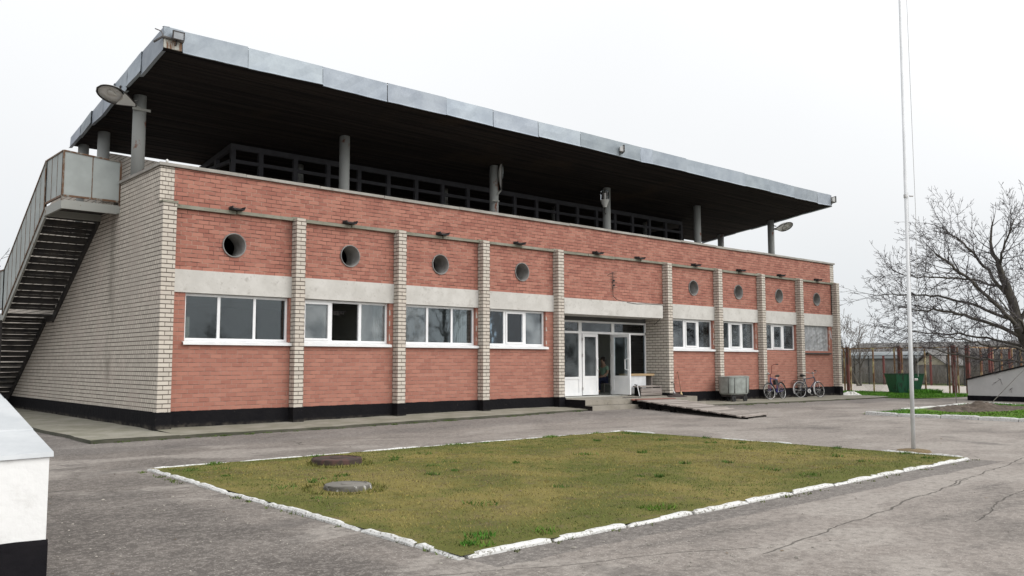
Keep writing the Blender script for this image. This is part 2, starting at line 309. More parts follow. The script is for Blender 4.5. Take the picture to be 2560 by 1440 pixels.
        dd = t.math('ABSOLUTE', t.math('ADD', t.math('MULTIPLY', px_, -uy), t.math('MULTIPLY', py_, ux))); al = t.math('ADD', t.math('MULTIPLY', px_, ux), t.math('MULTIPLY', py_, uy))
        inn = t.math('MULTIPLY', t.math('GREATER_THAN', al, 0.0), t.math('LESS_THAN', al, L_)); cm = t.math('MAXIMUM', cm, t.math('MULTIPLY', t.math('MULTIPLY', inn, t.math('SUBTRACT', 1.0, t.sstep(dd, b_ * .35, b_))), t.sstep(n2, .30, .42)))
    cm = t.math('MAXIMUM', cm, t.math('MULTIPLY', cm2, 0.7)); col = t.mix(t.math('MULTIPLY', cm, 0.75), col, (0.05, 0.046, 0.038))
    vs_ = t.vor(26.0, 'F1'); vc = t.math('MULTIPLY', t.math('SUBTRACT', 1.0, t.sstep(vs_, 0.10, 0.22)), t.sstep(n2, 0.38, 0.6)); col = t.mix(t.math('MULTIPLY', vc, 0.7), col, (0.46, 0.43, 0.40))
    blot = t.sstep(t.noise(0.8, 4, 0.6, loc=(11, 3, 2)), 0.60, 0.72); col = t.mix(t.math('MULTIPLY', blot, 0.5), col, (0.075, 0.068, 0.064))
    hh = t.math('SUBTRACT', t.math('ADD', t.math('MULTIPLY', g, 0.5), t.math('MULTIPLY', n2, 0.8)), t.math('MULTIPLY', cm, 1.2)); t.bump(hh, 0.5, 0.012)
    return t.fin(col, 0.92, 0, 0.25)

def m_turf(name, greens, dry, brown, dryamt=(0.40, 0.62), scale=0.55):
    t = NT(name); n1 = t.noise(scale, 5, 0.65); n2 = t.noise(3.2, 6, 0.7, loc=(3, 5, 0)); n3 = t.noise(38, 4, 0.75, loc=(1, 2, 3)); n4 = t.noise(1.4, 5, 0.7, loc=(8, 2, 1))
    col = t.mix(t.sstep(n1, *dryamt), greens, dry); col = t.mix(t.math('MULTIPLY', t.sstep(n2, 0.52, 0.7), 0.7), col, brown)
    col = t.mix(t.math('MULTIPLY', t.sstep(n4, 0.58, 0.72), 0.6), col, greens)
    col = t.mix(t.math('MULTIPLY', t.sstep(n3, 0.48, 0.7), 0.65), col, tuple(c * 0.35 for c in brown)); t.bump(t.math('ADD', n3, t.math('MULTIPLY', n2, 0.6)), 0.9, 0.03)
    return t.fin(col, 0.95, 0, 0.15)

def m_blade(name):
    t = NT(name); return t.fin(t.tint((1, 1, 1)), 0.8, 0, 0.2)

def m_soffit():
    t = NT("shade_dark_boards"); n1 = t.noise(1.2, 5, 0.6, sc=(0.15, 6, 1)); n2 = t.noise(0.35, 4)  # brown wood taken nearly black, the under-roof shade put into its colour
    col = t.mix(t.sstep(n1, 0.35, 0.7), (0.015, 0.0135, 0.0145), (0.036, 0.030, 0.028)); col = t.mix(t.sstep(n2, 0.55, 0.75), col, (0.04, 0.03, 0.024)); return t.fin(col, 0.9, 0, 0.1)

def m_wood(name, a, b, sc=(1.0, 14, 14), scale=1.6, rough=0.85):
    t = NT(name); n1 = t.noise(scale, 6, 0.65, sc=sc); n2 = t.noise(0.9, 3, loc=(4, 1, 1)); col = t.mix(t.sstep(n1, 0.3, 0.7), a, b)
    col = t.mix(t.math('MULTIPLY', n2, 0.35), col, tuple(c * 0.5 for c in a)); col = t.tint(col) if name.startswith('ramp') else col; t.bump(n1, 0.3, 0.006); return t.fin(col, rough, 0, 0.2)

RED = m_red(); WHITE = m_white(du=0.12); WHITE_END = m_white("white_end_brick", stain=True, bw=0.13)
PIERS = m_white("white_pier_brick")
tpl = NT('black_plinth_paint'); pX, pY, pZ = tpl.xyz(); pc = tpl.mix(tpl.noise(3.0, 5), (0.006, 0.006, 0.008), (0.014, 0.013, 0.014)); dz_ = tpl.math('MULTIPLY', tpl.math('SUBTRACT', 1.0, tpl.sstep(tpl.math('ADD', pZ, tpl.math('MULTIPLY', tpl.noise(2.4, 5, .7), -.12)), 0.04, 0.16)), tpl.sstep(tpl.noise(5.0, 5, .7), .35, .7)); pc = tpl.mix(tpl.math('MULTIPLY', dz_, .6), pc, (.13, .115, .095)); pc = tpl.mix(tpl.math('MULTIPLY', tpl.sstep(tpl.noise(14, 4, .7, loc=(3, 3, 1)), .66, .74), .5), pc, (.10, .09, .08)); tpl.bump(tpl.noise(9, 4), .6, .03); PLINTH = tpl.fin(pc, .9, 0, .08)
BASEP = m_plain("black_base_paint", (0.006, 0.006, 0.008), (0.013, 0.012, 0.014), 3.0, 0.9, bump=0.6, bscale=9, bd=0.03, spec=0.08)
LINTEL = m_concrete("whitewashed_concrete", (0.57, 0.555, 0.525), (0.48, 0.465, 0.435), (0.27, 0.25, 0.22), 0.55)
COPE = m_concrete("grey_concrete", (0.36, 0.345, 0.315), (0.27, 0.255, 0.23), (0.10, 0.095, 0.085), 0.5)
LEDGE = m_concrete("mossy_concrete", (0.27, 0.26, 0.215), (0.18, 0.175, 0.135), (0.07, 0.065, 0.05), 0.6)
APRON = m_concrete("apron_concrete", (0.27, 0.255, 0.215), (0.185, 0.178, 0.135), (0.12, 0.11, 0.09), 0.25)
PVC = m_plain("white_pvc", (0.70, 0.71, 0.72), (0.78, 0.78, 0.78), 3, 0.35, bump=0.0, spec=0.5)
GLASS = m_glass(ior=1.55); GLASS_HAZY = m_glass("dusty_glass", haze=0.28); GLASS_DARK = m_glass("dark_glass", ior=1.5, tr=(0.6, 0.62, 0.62), haze=0.13)
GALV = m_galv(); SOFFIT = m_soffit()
PIPE = m_plain("grey_pipe_cement", (0.26, 0.255, 0.245), (0.16, 0.155, 0.15), 5, 0.8, bump=0.3)
SPOUT = m_plain("dark_spout", (0.02, 0.02, 0.023), (0.05, 0.05, 0.052), 5, 0.7)
COLUMN = m_rust("grey_column_paint", (0.33, 0.34, 0.33), (0.25, 0.10, 0.06), 0.12, 3.0)
SCREEN = m_plain("grey_screen_paint", (0.055, 0.055, 0.062), (0.04, 0.04, 0.046), 3, 0.8)
STEEL = m_plain("grey_green_steel", (0.385, 0.415, 0.405), (0.33, 0.355, 0.345), 2.5, 0.7, bump=0.1)
STEEL_D = m_rust("dull_steel", (0.36, 0.365, 0.34), (0.22, 0.15, 0.09), 0.12, 4.0)
RUSTY = m_rust("rusted_steel", (0.26, 0.245, 0.215), (0.20, 0.115, 0.07), 0.55, 9.0)
TREAD = m_plain("dark_tread_steel", (0.035, 0.033, 0.034), (0.065, 0.058, 0.052), 4, 0.8)
ROOM = m_plain("room_plaster", (0.50, 0.50, 0.46), (0.42, 0.42, 0.39), 1, 0.9)
GAP_SHADE = m_plain("gap_shade", (0.10, 0.10, 0.10), (0.07, 0.07, 0.07), 1, 0.9)
WHITEP = m_plain("kerb_whitewash", (0.74, 0.74, 0.73), (0.60, 0.59, 0.56), 9, 0.85, bump=0.6, bscale=35, bd=0.01)
BLACK = m_plain("black_rubber", (0.015, 0.015, 0.016), (0.03, 0.03, 0.03), 8, 0.6)
CHROME = m_plain("worn_chrome", (0.55, 0.55, 0.55), (0.4, 0.39, 0.37), 9, 0.35, metal=0.8, bump=0)
LAMPW = m_plain("lamp_housing", (0.60, 0.60, 0.585), (0.68, 0.68, 0.66), 5, 0.5)
LENS = m_glass("lamp_lens", ior=1.2, tr=(0.98, 0.97, 0.96))
DARKM = m_plain("dark_metal", (0.035, 0.033, 0.033), (0.06, 0.05, 0.047), 6, 0.6)
# ================================================================ ground and paving
def gz(x, y):
    """the yard rises a little towards the middle of the building"""
    k = 0.085 * math.exp(-((x - 12.5) / 8.0) ** 2)
    t = min(1.0, max(0.0, (y + 5.0) / 3.5)); t = t * t * (3 - 2 * t)
    return k * t if y < 14 else 0.0

def grid_mesh(name, xs, ys, zf, mat_):
    m = MB()
    for x in xs:
        for y in ys: m.v.append((x, y, zf(x, y)))
    ny = len(ys)
    for i in range(len(xs) - 1):
        for j in range(ny - 1):
            a = i * ny + j; m.f.append((a, a + ny, a + ny + 1, a + 1)); m.m.append(0); m.c.append(None)
    return m.build(name, mat_, smooth=True)

def frange(a, b, s):
    n = int(round((b - a) / s)); return [a + i * (b - a) / n for i in range(n + 1)]
xs = [-900, -250, -90, -40, -22] + frange(-14, 36, 0.5) + [48, 70, 140, 300, 1200]
ys = [-900, -250, -90, -50, -35] + frange(-26, 14, 0.5) + [26, 60, 140, 400, 1200]
GROUND = m_ground()
kind(grid_mesh("ground", xs, ys, gz, GROUND), 'structure')

def apz(x): return 0.075 + 0.075 * math.exp(-((x - 11.5) / 7.5) ** 2) - 0.02 * max(0, min(1, (x - 18) / 10))
m = MB(); rnd = random.Random(5)
def apron_run(xa, xb, y0f, step=0.45):
    n = int((xb - xa) / step); prev = None
    for i in range(n + 1):
        x = xa + (xb - xa) * i / n; ye = y0f(x) + rnd.uniform(-0.05, 0.05); z = apz(x) + rnd.uniform(-0.006, 0.006)
        cur = ((x, 0.05, z + 0.03), (x, ye + 0.35, z), (x, ye, z - 0.012), (x, ye - 0.025, z - 0.16))
        if prev:
            for k in range(3): m.face((prev[k + 1], cur[k + 1], cur[k], prev[k]), 1 if k == 2 else 0)
        prev = cur
apron_run(0.0, 12.66, lambda x: -1.62 + 0.03 * sin(x * 1.3) + (0.0 if x < 9 else 0.10 * (x - 9)))
apron_run(18.0, 31.2, lambda x: -1.55 - 0.045 * (x - 18))
n = 34; prev = None
for i in range(n + 1):
    y = -1.62 + (16 + 1.62) * i / n; z = apz(0)
    xe = -1.70 + rnd.uniform(-0.03, 0.03); z += rnd.uniform(-.005, .005)
    cur = ((0.0, y, z + (0.03 if y > 0 else 0.0)), (xe + 0.3, y, z), (xe, y, z - 0.01), (xe - 0.02, y, z - 0.15))
    if prev:
        for k in range(3): m.face((cur[k + 1], prev[k + 1], prev[k], cur[k]), 1 if k == 2 else 0)
    else: m.face([(0, y, z), (xe, y, z - .01), (xe, y - .02, z - .15), (0, y - .02, z - .15)], 1)
    prev = cur
kind(m.build("pavement", [APRON, m_concrete("dark_edge", (.085, .08, .062), (.05, .052, .035), (.02, .02, .016), .6)]), 'structure')  # outer edge face coloured darker than the slab top

# sports court surface and far field beyond it
m = MB(); m.face([(37.6, -3.0, 0.012), (37.6, 30, 0.012), (52.5, 30, 0.012), (52.5, -3.0, 0.012)])
m.face([(37.6, -3.0, 0.012), (52.5, -3.0, 0.012), (70, -3.0, 0.012), (70, -2.9, 0.012)])
m.v = m.v[:4]; m.f = m.f[:1]; m.m = m.m[:1]; m.c = m.c[:1]
kind(m.build("court", m_plain("court_surface", (0.40, 0.365, 0.325), (0.33, 0.30, 0.265), 0.7, 0.95, bump=0.2)), 'structure')
FIELD = m_turf("field_grass", (0.095, 0.15, 0.03), (0.15, 0.135, 0.06), (0.085, 0.065, 0.045), scale=0.15)
m = MB(); m.face([(52.5, -60, 0.016), (900, -400, 0.016), (900, 400, 0.016), (52.5, 200, 0.016)]); kind(m.build("field", FIELD), 'structure')

# ================================================================ lawns, kerbs, blades of grass
from mathutils import noise as mnoise
TURF = m_turf("mossy_turf", (0.120, 0.126, 0.032), (0.225, 0.188, 0.062), (0.145, 0.112, 0.068))
TURF_G = m_turf("green_turf", (0.075, 0.175, 0.020), (0.115, 0.195, 0.022), (0.10, 0.10, 0.035), (0.3, 0.7))
def lawn(name, poly, z, mat_, cell=0.25):
    xs_ = [p[0] for p in poly]; ys_ = [p[1] for p in poly]
    m = MB(); m.face([(x, y, z) for x, y in poly]); return kind(m.build(name, mat_), 'structure')
def warp(x, y):
    u, v = (x + 2.46) / 10.48, (y + 14.2) / 7.63   # the lawn is not quite square
    a = (-2.55 + 10.48 * u, -14.13 + .14 * u); b = (-2.33 + 10.28 * u, -6.61 - .08 * u); return a[0] + (b[0] - a[0]) * v, a[1] + (b[1] - a[1]) * v
def lawn_grid(name, x0, x1, y0, y1, z, mat_, wp=None):
    def f(x, y):
        e = min(x - x0, x1 - x, y - y0, y1 - y); return z + (0.025 * mnoise.noise((x * 0.8, y * 0.8, 0)) + 0.018 * mnoise.noise((x * 3, y * 3, 2)) + 0.02) * min(1, e / 0.4)
    ob = grid_mesh(name, frange(x0, x1, 0.2), frange(y0, y1, 0.2), f, mat_)
    if wp:
        for v_ in ob.data.vertices: v_.co.x, v_.co.y = wp(v_.co.x, v_.co.y)
    return kind(ob, 'structure'), f
_, lawn_z = lawn_grid("lawn", -2.46, 8.02, -14.20, -6.57, 0.03, TURF, warp)
lawn_grid("side_lawn", 18.25, 27.3, -22.0, -7.15, 0.03, TURF_G)
lawn("verge", [(30.55, -1.3), (30.4, -3.3), (31.6, -3.9), (34.5, -4.15), (37.5, -4.3), (37.5, 14), (30.55, 14)], 0.022, TURF_G)

KERB = m_rust("kerb_paint", (0.63, 0.63, 0.615), (0.33, 0.315, 0.285), 0.30, 30.0, sc=(1, 1, 1.6), rough=0.9)
def kerb_run(m, p0, p1, rnd, wdt=0.13, h=0.085, seg=1.0, skip=(), sink=0.0):
    p0 = Vector(p0 + (0,)); p1 = Vector(p1 + (0,)); Lg = (p1 - p0).length; d = (p1 - p0) / Lg; nrm = Vector((-d.y, d.x, 0)); t = 0.0; k = 0
    while t < Lg - 0.2:
        l = min(seg * rnd.uniform(0.85, 1.1), Lg - t); gap = rnd.uniform(0.01, 0.06)
        if k not in skip:
            off = rnd.uniform(-0.018, 0.018); hz = h * rnd.uniform(0.75, 1.12) - sink; dz = rnd.uniform(-0.02, 0.02); sk = rnd.uniform(-0.02, 0.02); ns = 9
            prev = None
            for i in range(ns + 1):
                u = i / ns; c = p0 + d * (t + gap / 2 + (l - gap) * u) + nrm * (off + sk * (u - .5))
                a = wdt / 2 * rnd.uniform(0.88, 1.04); b = wdt / 2 * rnd.uniform(0.88, 1.04); z = hz + dz * (u - .5) + rnd.uniform(-0.006, 0.006); en = 0.012 if i in (0, ns) else 0.0
                base = Vector((0, 0, gz(c.x, c.y)))
                cur = [base + c - nrm * (a + .006) + Vector((0, 0, -0.05)), base + c - nrm * a + Vector((0, 0, z - 0.02 - en)), base + c - nrm * (a - 0.02) + Vector((0, 0, z - en)), base + c + nrm * (b - 0.02) + Vector((0, 0, z - en)), base + c + nrm * b + Vector((0, 0, z - 0.02 - en)), base + c + nrm * (b + .006) + Vector((0, 0, -0.05))]
                if prev:
                    for q in range(5): m.face((prev[q], cur[q], cur[q + 1], prev[q + 1]))
                else: m.face(cur)
                prev = cur
            m.face(list(reversed(prev)))
        t += l; k += 1
rk = random.Random(11); m = MB()
kerb_run(m, (-2.35, -6.56), (-2.545, -14.14), rk, seg=1.0, wdt=.08, h=.036)
kerb_run(m, (-2.50, -14.125), (7.95, -13.985), rk, seg=1.02, wdt=.085, h=.036)
kerb_run(m, (-2.30, -6.62), (7.9, -6.70), rk, seg=1.25, h=0.045, wdt=0.08)
kerb_run(m, (7.95, -6.74), (7.93, -13.95), rk, seg=0.9, h=0.055, wdt=0.08, skip=(1, 2, 5, 6))
kind(m.build("kerb", KERB), 'structure')
m = MB()
kerb_run(m, (18.18, -7.3), (18.18, -22), rk, seg=1.1, h=0.10, wdt=0.14, skip=())
kerb_run(m, (21.0, -7.1), (27.3, -7.1), rk, seg=1.4, h=0.08, wdt=0.12); kerb_run(m, (27.38, -7.1), (27.38, -22), rk, seg=1.3, h=0.08, wdt=0.12)
kind(m.build("side_kerb", KERB), 'structure')

def blades(name, count, rect, zf, cols, hgt, wid, rnd, clumps=(), keep=None, wp=None):
    m = MB(); x0, x1, y0, y1 = rect
    def one(x, y, h, wd, col):
        a = rnd.uniform(0, 2 * pi); dx, dy = cos(a) * wd, sin(a) * wd; z = zf(x, y) - 0.006; lx, ly = rnd.uniform(-1, 1) * h * .9, rnd.uniform(-1, 1) * h * .9
        if wp: x, y = wp(x, y)
        n = len(m.v); m.v += [(x - dx, y - dy, z), (x + dx, y + dy, z), (x + lx, y + ly, z + h)]; m.f.append((n, n + 1, n + 2)); m.m.append(0); m.c.append(col)
    for _ in range(count):
        x = rnd.uniform(x0, x1); y = rnd.uniform(y0, y1)
        if keep and not keep(x, y): continue
        v = mnoise.noise((x * .55, y * .55, 3.3)) + .55 * mnoise.noise((x * 1.7, y * 1.7, 8.1)) + .35 * mnoise.noise((x * 5, y * 5, 1.1))
        e = min(x - x0, x1 - x, y - y0, y1 - y); v -= 0.55 * max(0, 1 - e / 0.9) + 0.28 * max(0, (y + 9.5) / 3)
        if v > 0.28 and rnd.random() < .55: c = cols[2]
        elif v > -0.12: c = cols[1]
        else: c = cols[0]
        s = rnd.uniform(0.35, 1.45); one(x, y, hgt * rnd.uniform(.4, 1.2), wid, tuple(q * s for q in c))
    for (cx, cy, rr, nn, hh, cc) in clumps:
        for _ in range(nn):
            r = rr * math.sqrt(rnd.random()); a = rnd.uniform(0, 2 * pi); s = rnd.uniform(.6, 1.4)
            x = min(x1, max(x0, cx + r * cos(a))); y = min(y1, max(y0, cy + r * sin(a)))
            one(x, y, hh * rnd.uniform(.5, 1.2), wid * 1.8, tuple(q * s for q in cc))
    return kind(m.build(name, m_blade(name + "_blades")), 'stuff')
rg = random.Random(3); BR = (0.06, 0.17, 0.02)
cl = [(-1.95, -13.80, .14, 80, .05, BR), (-2.2, -13.95, .08, 40, .045, BR)]
for _ in range(46):
    cl.append((rg.uniform(-2.2, 7.8), rg.uniform(-14, -6.8), rg.uniform(.05, .2), rg.randint(20, 60), rg.uniform(.03, .06), (0.065, 0.13, 0.022)))
for _ in range(12): cl.append((rg.uniform(-2.2, 7.8), rg.choice((-6.75, -13.95)) + rg.uniform(-.12, .12), .12, 40, .05, (0.09, 0.17, 0.022)))
for (x_, y_) in ((-.14, -8.1), (-1.4, -10.45)):
    for k in range(26):
        a = k / 26 * 2 * pi; cl.append((x_ + .46 * cos(a), y_ + .46 * sin(a), .06, 10, .07, (0.12, 0.12, 0.03)))
blades("grass", 92000, (-2.36, 7.94, -14.1, -6.65), lawn_z, ((0.118, 0.146, 0.034), (0.258, 0.215, 0.066), (0.195, 0.148, 0.088)), 0.024, 0.005, rg, cl, None, warp)
blades("side_grass", 16000, (18.3, 27.2, -14.5, -7.2), lambda x, y: .05, ((0.07, 0.185, 0.02), (0.10, 0.21, 0.02), (0.09, 0.14, 0.03)), 0.06, 0.012, rg, (), lambda x, y: ((x - 23.2) / 2.9) ** 2 + ((y + 8.4) / 1.5) ** 2 > 1)
blades("verge_grass", 15000, (30.6, 37.4, -4.1, 4.0), lambda x, y: .022, ((0.08, 0.20, 0.02), (0.115, 0.235, 0.02), (0.15, 0.24, 0.03)), 0.08, 0.014, rg, [(36.3 + rg.uniform(-1.2, 1.6), rg.uniform(-1.6, -.9), .25, 160, .22, (0.07, 0.20, 0.02)) for _ in range(10)], lambda x, y: y > -3.3 - (x - 30.4) * .2)

# weeds in the joints of the paving and along the kerbs, dead leaves blown about
wl = []
for _ in range(70): x = rg.uniform(-1.7, 12.5); wl.append((x, -1.66 + rg.uniform(-.05, .05) + (.1 * max(0, x - 9)), .07, rg.randint(6, 22), .05, (0.075, 0.11, 0.03)))
for _ in range(40): wl.append((rg.uniform(18.5, 30), -1.6 - .04 * rg.uniform(0, 12), .08, 14, .05, (0.075, 0.11, 0.03)))
for _ in range(30): wl.append((-2.50 + rg.uniform(-.06, .02), rg.uniform(-14, -6.7), .06, rg.randint(5, 16), .035, (0.09, 0.12, 0.035)))
for _ in range(30): wl.append((rg.uniform(-2.3, 8), -14.14 + rg.uniform(-.05, .03), .06, rg.randint(4, 14), .03, (0.10, 0.12, 0.04)))
blades("weeds", 0, (-4, 31, -15, 0), lambda x, y: max(0, gz(x, y)), ((0, 0, 0),) * 3, .03, .006, rg, wl)
m = MB(); rl = random.Random(41)
for _ in range(240):
    if rl.random() < .6: x, y, z = rl.uniform(-2.3, 7.9), rl.uniform(-14.1, -6.7), .062
    else: x, y, z = rl.uniform(-5, 12), rl.uniform(-16, -2.2), .004
    if z < .05 and -2.5 < x < 8.1 and -14.3 < y < -6.5: continue
    z += gz(x, y); s = rl.uniform(.012, .03); a = rl.uniform(0, 6.28); c_, s_ = cos(a) * s, sin(a) * s; k = rl.uniform(.5, 1.3)
    m.face([(x - c_, y - s_, z + .004), (x + s_ * .5, y - c_ * .5, z + rl.uniform(0, .012)), (x + c_, y + s_, z + .006), (x - s_ * .5, y + c_ * .5, z + rl.uniform(0, .014))], 0, (.16 * k, .115 * k, .07 * k))
kind(m.build("dead_leaves", m_blade("dry_leaf")), 'stuff')
# scattered chips of stone on the old asphalt
m = MB(); rc = random.Random(21)
for _ in range(420):
    if rc.random() < .72: x, y = rc.uniform(-5.0, -2.6), rc.uniform(-15.5, -9.0)
    else: x, y = rc.uniform(-3, 9), rc.uniform(-16.2, -14.5)
    if rc.random() < .35: x, y = rc.uniform(-5, 0), rc.uniform(-15.9, -14.3)
    s = rc.uniform(.004, .011) * (2.0 if rc.random() < .05 else 1); a = rc.uniform(0, pi); ca, sa = cos(a), sin(a); z = .002; P = []
    for (u, v_, h) in ((-1, -.6, 0), (1, -.7, 0), (.9, .6, 0), (-.8, .7, 0), (-.6, -.4, .55), (.7, -.4, .5), (.6, .4, .6), (-.5, .4, .5)):
        P.append((x + s * (u * ca - v_ * sa), y + s * (u * sa + v_ * ca), z + s * h))
    g_ = rc.uniform(.5, 1.15); m.hexa(P, 0, (0.36 * g_, 0.335 * g_, 0.295 * g_))
kind(m.build("gravel", m_blade("stone_chips")), 'stuff')
for i, (x, y, s, rz) in enumerate(((-4.02, -14.52, .10, .3), (-3.72, -14.55, .12, -.2))):
    m = MB(); pr = [(0.0, .016), (.55, .018), (.9, .010), (1.0, -.004)]; m.lathe([(r * s, h * 1.0) for r, h in pr], 14, (x, y, 0.004), sx=1.0, sy=.55, xdir=(cos(rz), sin(rz), 0))
    tag(m.build("flat_stone", m_concrete("pale_flat_stone_%d" % i, (0.34, 0.335, 0.31), (0.28, 0.27, 0.25), (0.2, 0.19, 0.17))), ("small flat grey stone lying on the dark asphalt" if i == 0 else "larger flat grey stone lying on the dark asphalt beside a smaller one"), "stone", "flat stones on the asphalt")

# ================================================================ the building
B = thing("brick_pavilion", "long two-storey red and white brick pavilion with flat overhanging roof", "building", (0, 0, 0))
PX = [3.276, 6.313, 9.2885, 12.3945, 17.941, 21.0587, 24.0558, 27.0319, 30.1764]; PW = 0.252; XR = 30.43; CW = 0.302
ZB, ZS, ZW, ZL0, ZL1, ZE0, ZE1, ZP = 0.466, 2.05, 3.155, 3.165, 3.685, 5.072, 5.15, 6.0
win = {1: (0.65, 3.23), 2: (3.62, 6.18), 3: (6.65, 9.21), 4: (9.53, 12.06), 7: (18.42, 20.985), 8: (21.36, 23.90), 9: (24.42, 27.0), 10: (27.33, 29.82)}
bay = {1: (CW, PX[0]), 2: (PX[0] + PW, PX[1]), 3: (PX[1] + PW, PX[2]), 4: (PX[2] + PW, PX[3]), 7: (PX[4] + PW, PX[5]), 8: (PX[5] + PW, PX[6]), 9: (PX[6] + PW, PX[7]), 10: (PX[7] + PW, PX[8])}
hole = {1: 1.775, 2: 4.943, 3: 7.897, 4: 11.046, 7: 19.777, 8: 22.734, 9: 25.725, 10: 28.821}
T = 0.36
m = MB()
m.box(CW, PX[3] + PW - .06, 0, T, ZB, ZS); m.box(PX[4] + .06, XR - .32, 0, T, ZB, ZS)                     # below the sills
ws = [win[k] for k in sorted(win)]
edges = [CW] + [e for a, b in ws[:4] for e in (a, b)] + [PX[3] + PW - .06]
for a, b in zip(edges[0::2], edges[1::2]): m.box(a, b, 0, T, ZS, ZL0)
edges = [PX[4] + .06] + [e for a, b in ws[4:] for e in (a, b)] + [XR - .32]
for a, b in zip(edges[0::2], edges[1::2]): m.box(a, b, 0, T, ZS, ZL0)
m.box(CW, PX[3] + PW - .06, 0.004, T, ZL0, ZL1); m.box(PX[4] + .06, XR - .32, 0.004, T, ZL0, ZL1)
m.box(PX[3] + PW - .06, PX[4] + .06, 0.001, T, 3.62, ZE0)
def panel_with_hole(m, x0, x1, z0, z1, cx, cz, r, n=64):
    P = []
    angs = sorted(set([2 * pi * i / n for i in range(n)] + [math.atan2(zz - cz, xx - cx) % (2 * pi) for xx in (x0, x1) for zz in (z0, z1)]))
    for a in angs:
        c, s_ = cos(a), sin(a); t = min(((x1 - cx) / c) if c > 1e-9 else 1e9, ((x0 - cx) / c) if c < -1e-9 else 1e9, ((z1 - cz) / s_) if s_ > 1e-9 else 1e9, ((z0 - cz) / s_) if s_ < -1e-9 else 1e9)
        P.append(((cx + r * c, 0, cz + r * s_), (cx + t * c, 0, cz + t * s_)))
    for i in range(len(P)):
        a = P[i]; b = P[(i + 1) % len(P)]; m.face((a[0], a[1], b[1], b[0]))
prevx = CW
for k in (1, 2, 3, 4, 7, 8, 9, 10):
    a, b = bay[k]
    if k == 7: prevx = PX[4] + .061
    if a > prevx + 1e-6: m.box(prevx, a, 0, T, ZL1, ZE0)
    panel_with_hole(m, a, b, ZL1, ZE0, hole[k], 4.345, 0.288); prevx = b
    if k == 4: m.box(b, PX[3] + PW - .061, 0, T, ZL1, ZE0)
    if k == 10: m.box(b, XR - .32, 0, T, ZL1, ZE0)
m.box(CW + .02, XR - .32, 0, 0.30, ZE0, ZP)
m.build("wall", RED, B)
# white end walls and quoins
m = MB()
LO, L1_ = 2.72, 4.22        # opening for the stair landing
m.box(0, CW, 0, LO, ZB, ZP); m.box(0, CW, LO, L1_, ZB, 5.46); m.box(0, CW, L1_, 9, ZB, 6.5); m.hexa([(0, 9, ZB), (CW, 9, ZB), (CW, 15, ZB), (0, 15, ZB), (0, 9, 6.5), (CW, 9, 6.5), (CW, 15, 4.4), (0, 15, 4.4)])
m.box(CW, CW + .02, 0, 0.30, ZE0, ZP)
m.build("end_wall", WHITE_END, B)
m = MB(); m.box(XR - .32, XR, 0, 6.5, ZB, ZP); m.hexa([(XR - .32, 6.5, ZB), (XR, 6.5, ZB), (XR, 15, ZB), (XR - .32, 15, ZB), (XR - .32, 6.5, ZP), (XR, 6.5, ZP), (XR, 15, 4.4), (XR - .32, 15, 4.4)]); m.build("end_wall", WHITE_END, B)
m = MB(); m.box(0.3, XR - .3, 14.7, 15, ZB, 4.4); m.build("back_wall", RED, B)
m = MB(); m.hexa([(0.60, 1.2, 5.1), (0.85, 1.2, 5.1), (0.85, 6.0, 5.1), (0.60, 6.0, 5.1), (0.60, 1.2, 6.34), (0.85, 1.2, 6.34), (0.85, 6.0, 7.5), (0.60, 6.0, 7.5)]); m.build("stair_wall", WHITE_END, B)
# corner pier and pilasters
def pier(x0, x1, y1=0.0, zb=ZB, zt=5.14):
    m = MB(); m.box(0, x1 - x0, 0, y1 + .25, zb, zt); ob = m.build("pilaster", PIERS, B, world=False); ob.location = (x0, -.25, 0); return ob
pier(0.0, CW)
for i, x in enumerate(PX): pier(x, x + PW, 0.98 if i in (3, 4) else 0.0, 0.40 if i in (3, 4) else ZB)
# black plinth wraps wall, piers and end wall
m = MB(); PZ = -0.12
m.box(-0.035, CW + .018, -0.272, -0.002, PZ, ZB - .004); m.box(-0.035, 0.05, -0.002, 15.03, PZ, ZB + .02)
prevx = CW + .018
for i, x in enumerate(PX):
    if i == 4: prevx = None; m.build("plinth", PLINTH, B); m = MB()
    if prevx is not None: m.box(prevx, x - .018, -0.022, 0.1, PZ, ZB + .006)
    if i != 4: m.box(x - .018, x + PW + .018, -0.272, 0.1, PZ, ZB - .006)
    prevx = x + PW + (.018 if i != 4 else 0)
m.box(PX[-1] + PW + .018, XR + .03, -0.022, 15.03, PZ, ZB + .004)
m.build("plinth", PLINTH, B)
# coping
rr = random.Random(8); m = MB(); x = -0.05
while x < XR:
    l = rr.uniform(1.9, 2.6); x2 = min(XR + .05, x + l); dz = rr.uniform(-.008, .008)
    m.box(x + .006, x2 - .006, -0.06, 0.42, ZP + .002 + dz, ZP + .075 + dz, jit=0.006); x = x2
m.box(-0.05, 0.36, 0.43, LO, ZP + .003, ZP + .07); m.box(-0.05, 0.36, L1_, 9, 6.503, 6.57)
m.box(XR - .36, XR + .05, 0.43, 6.5, ZP + .003, ZP + .07)
m.build("coping", COPE, B)
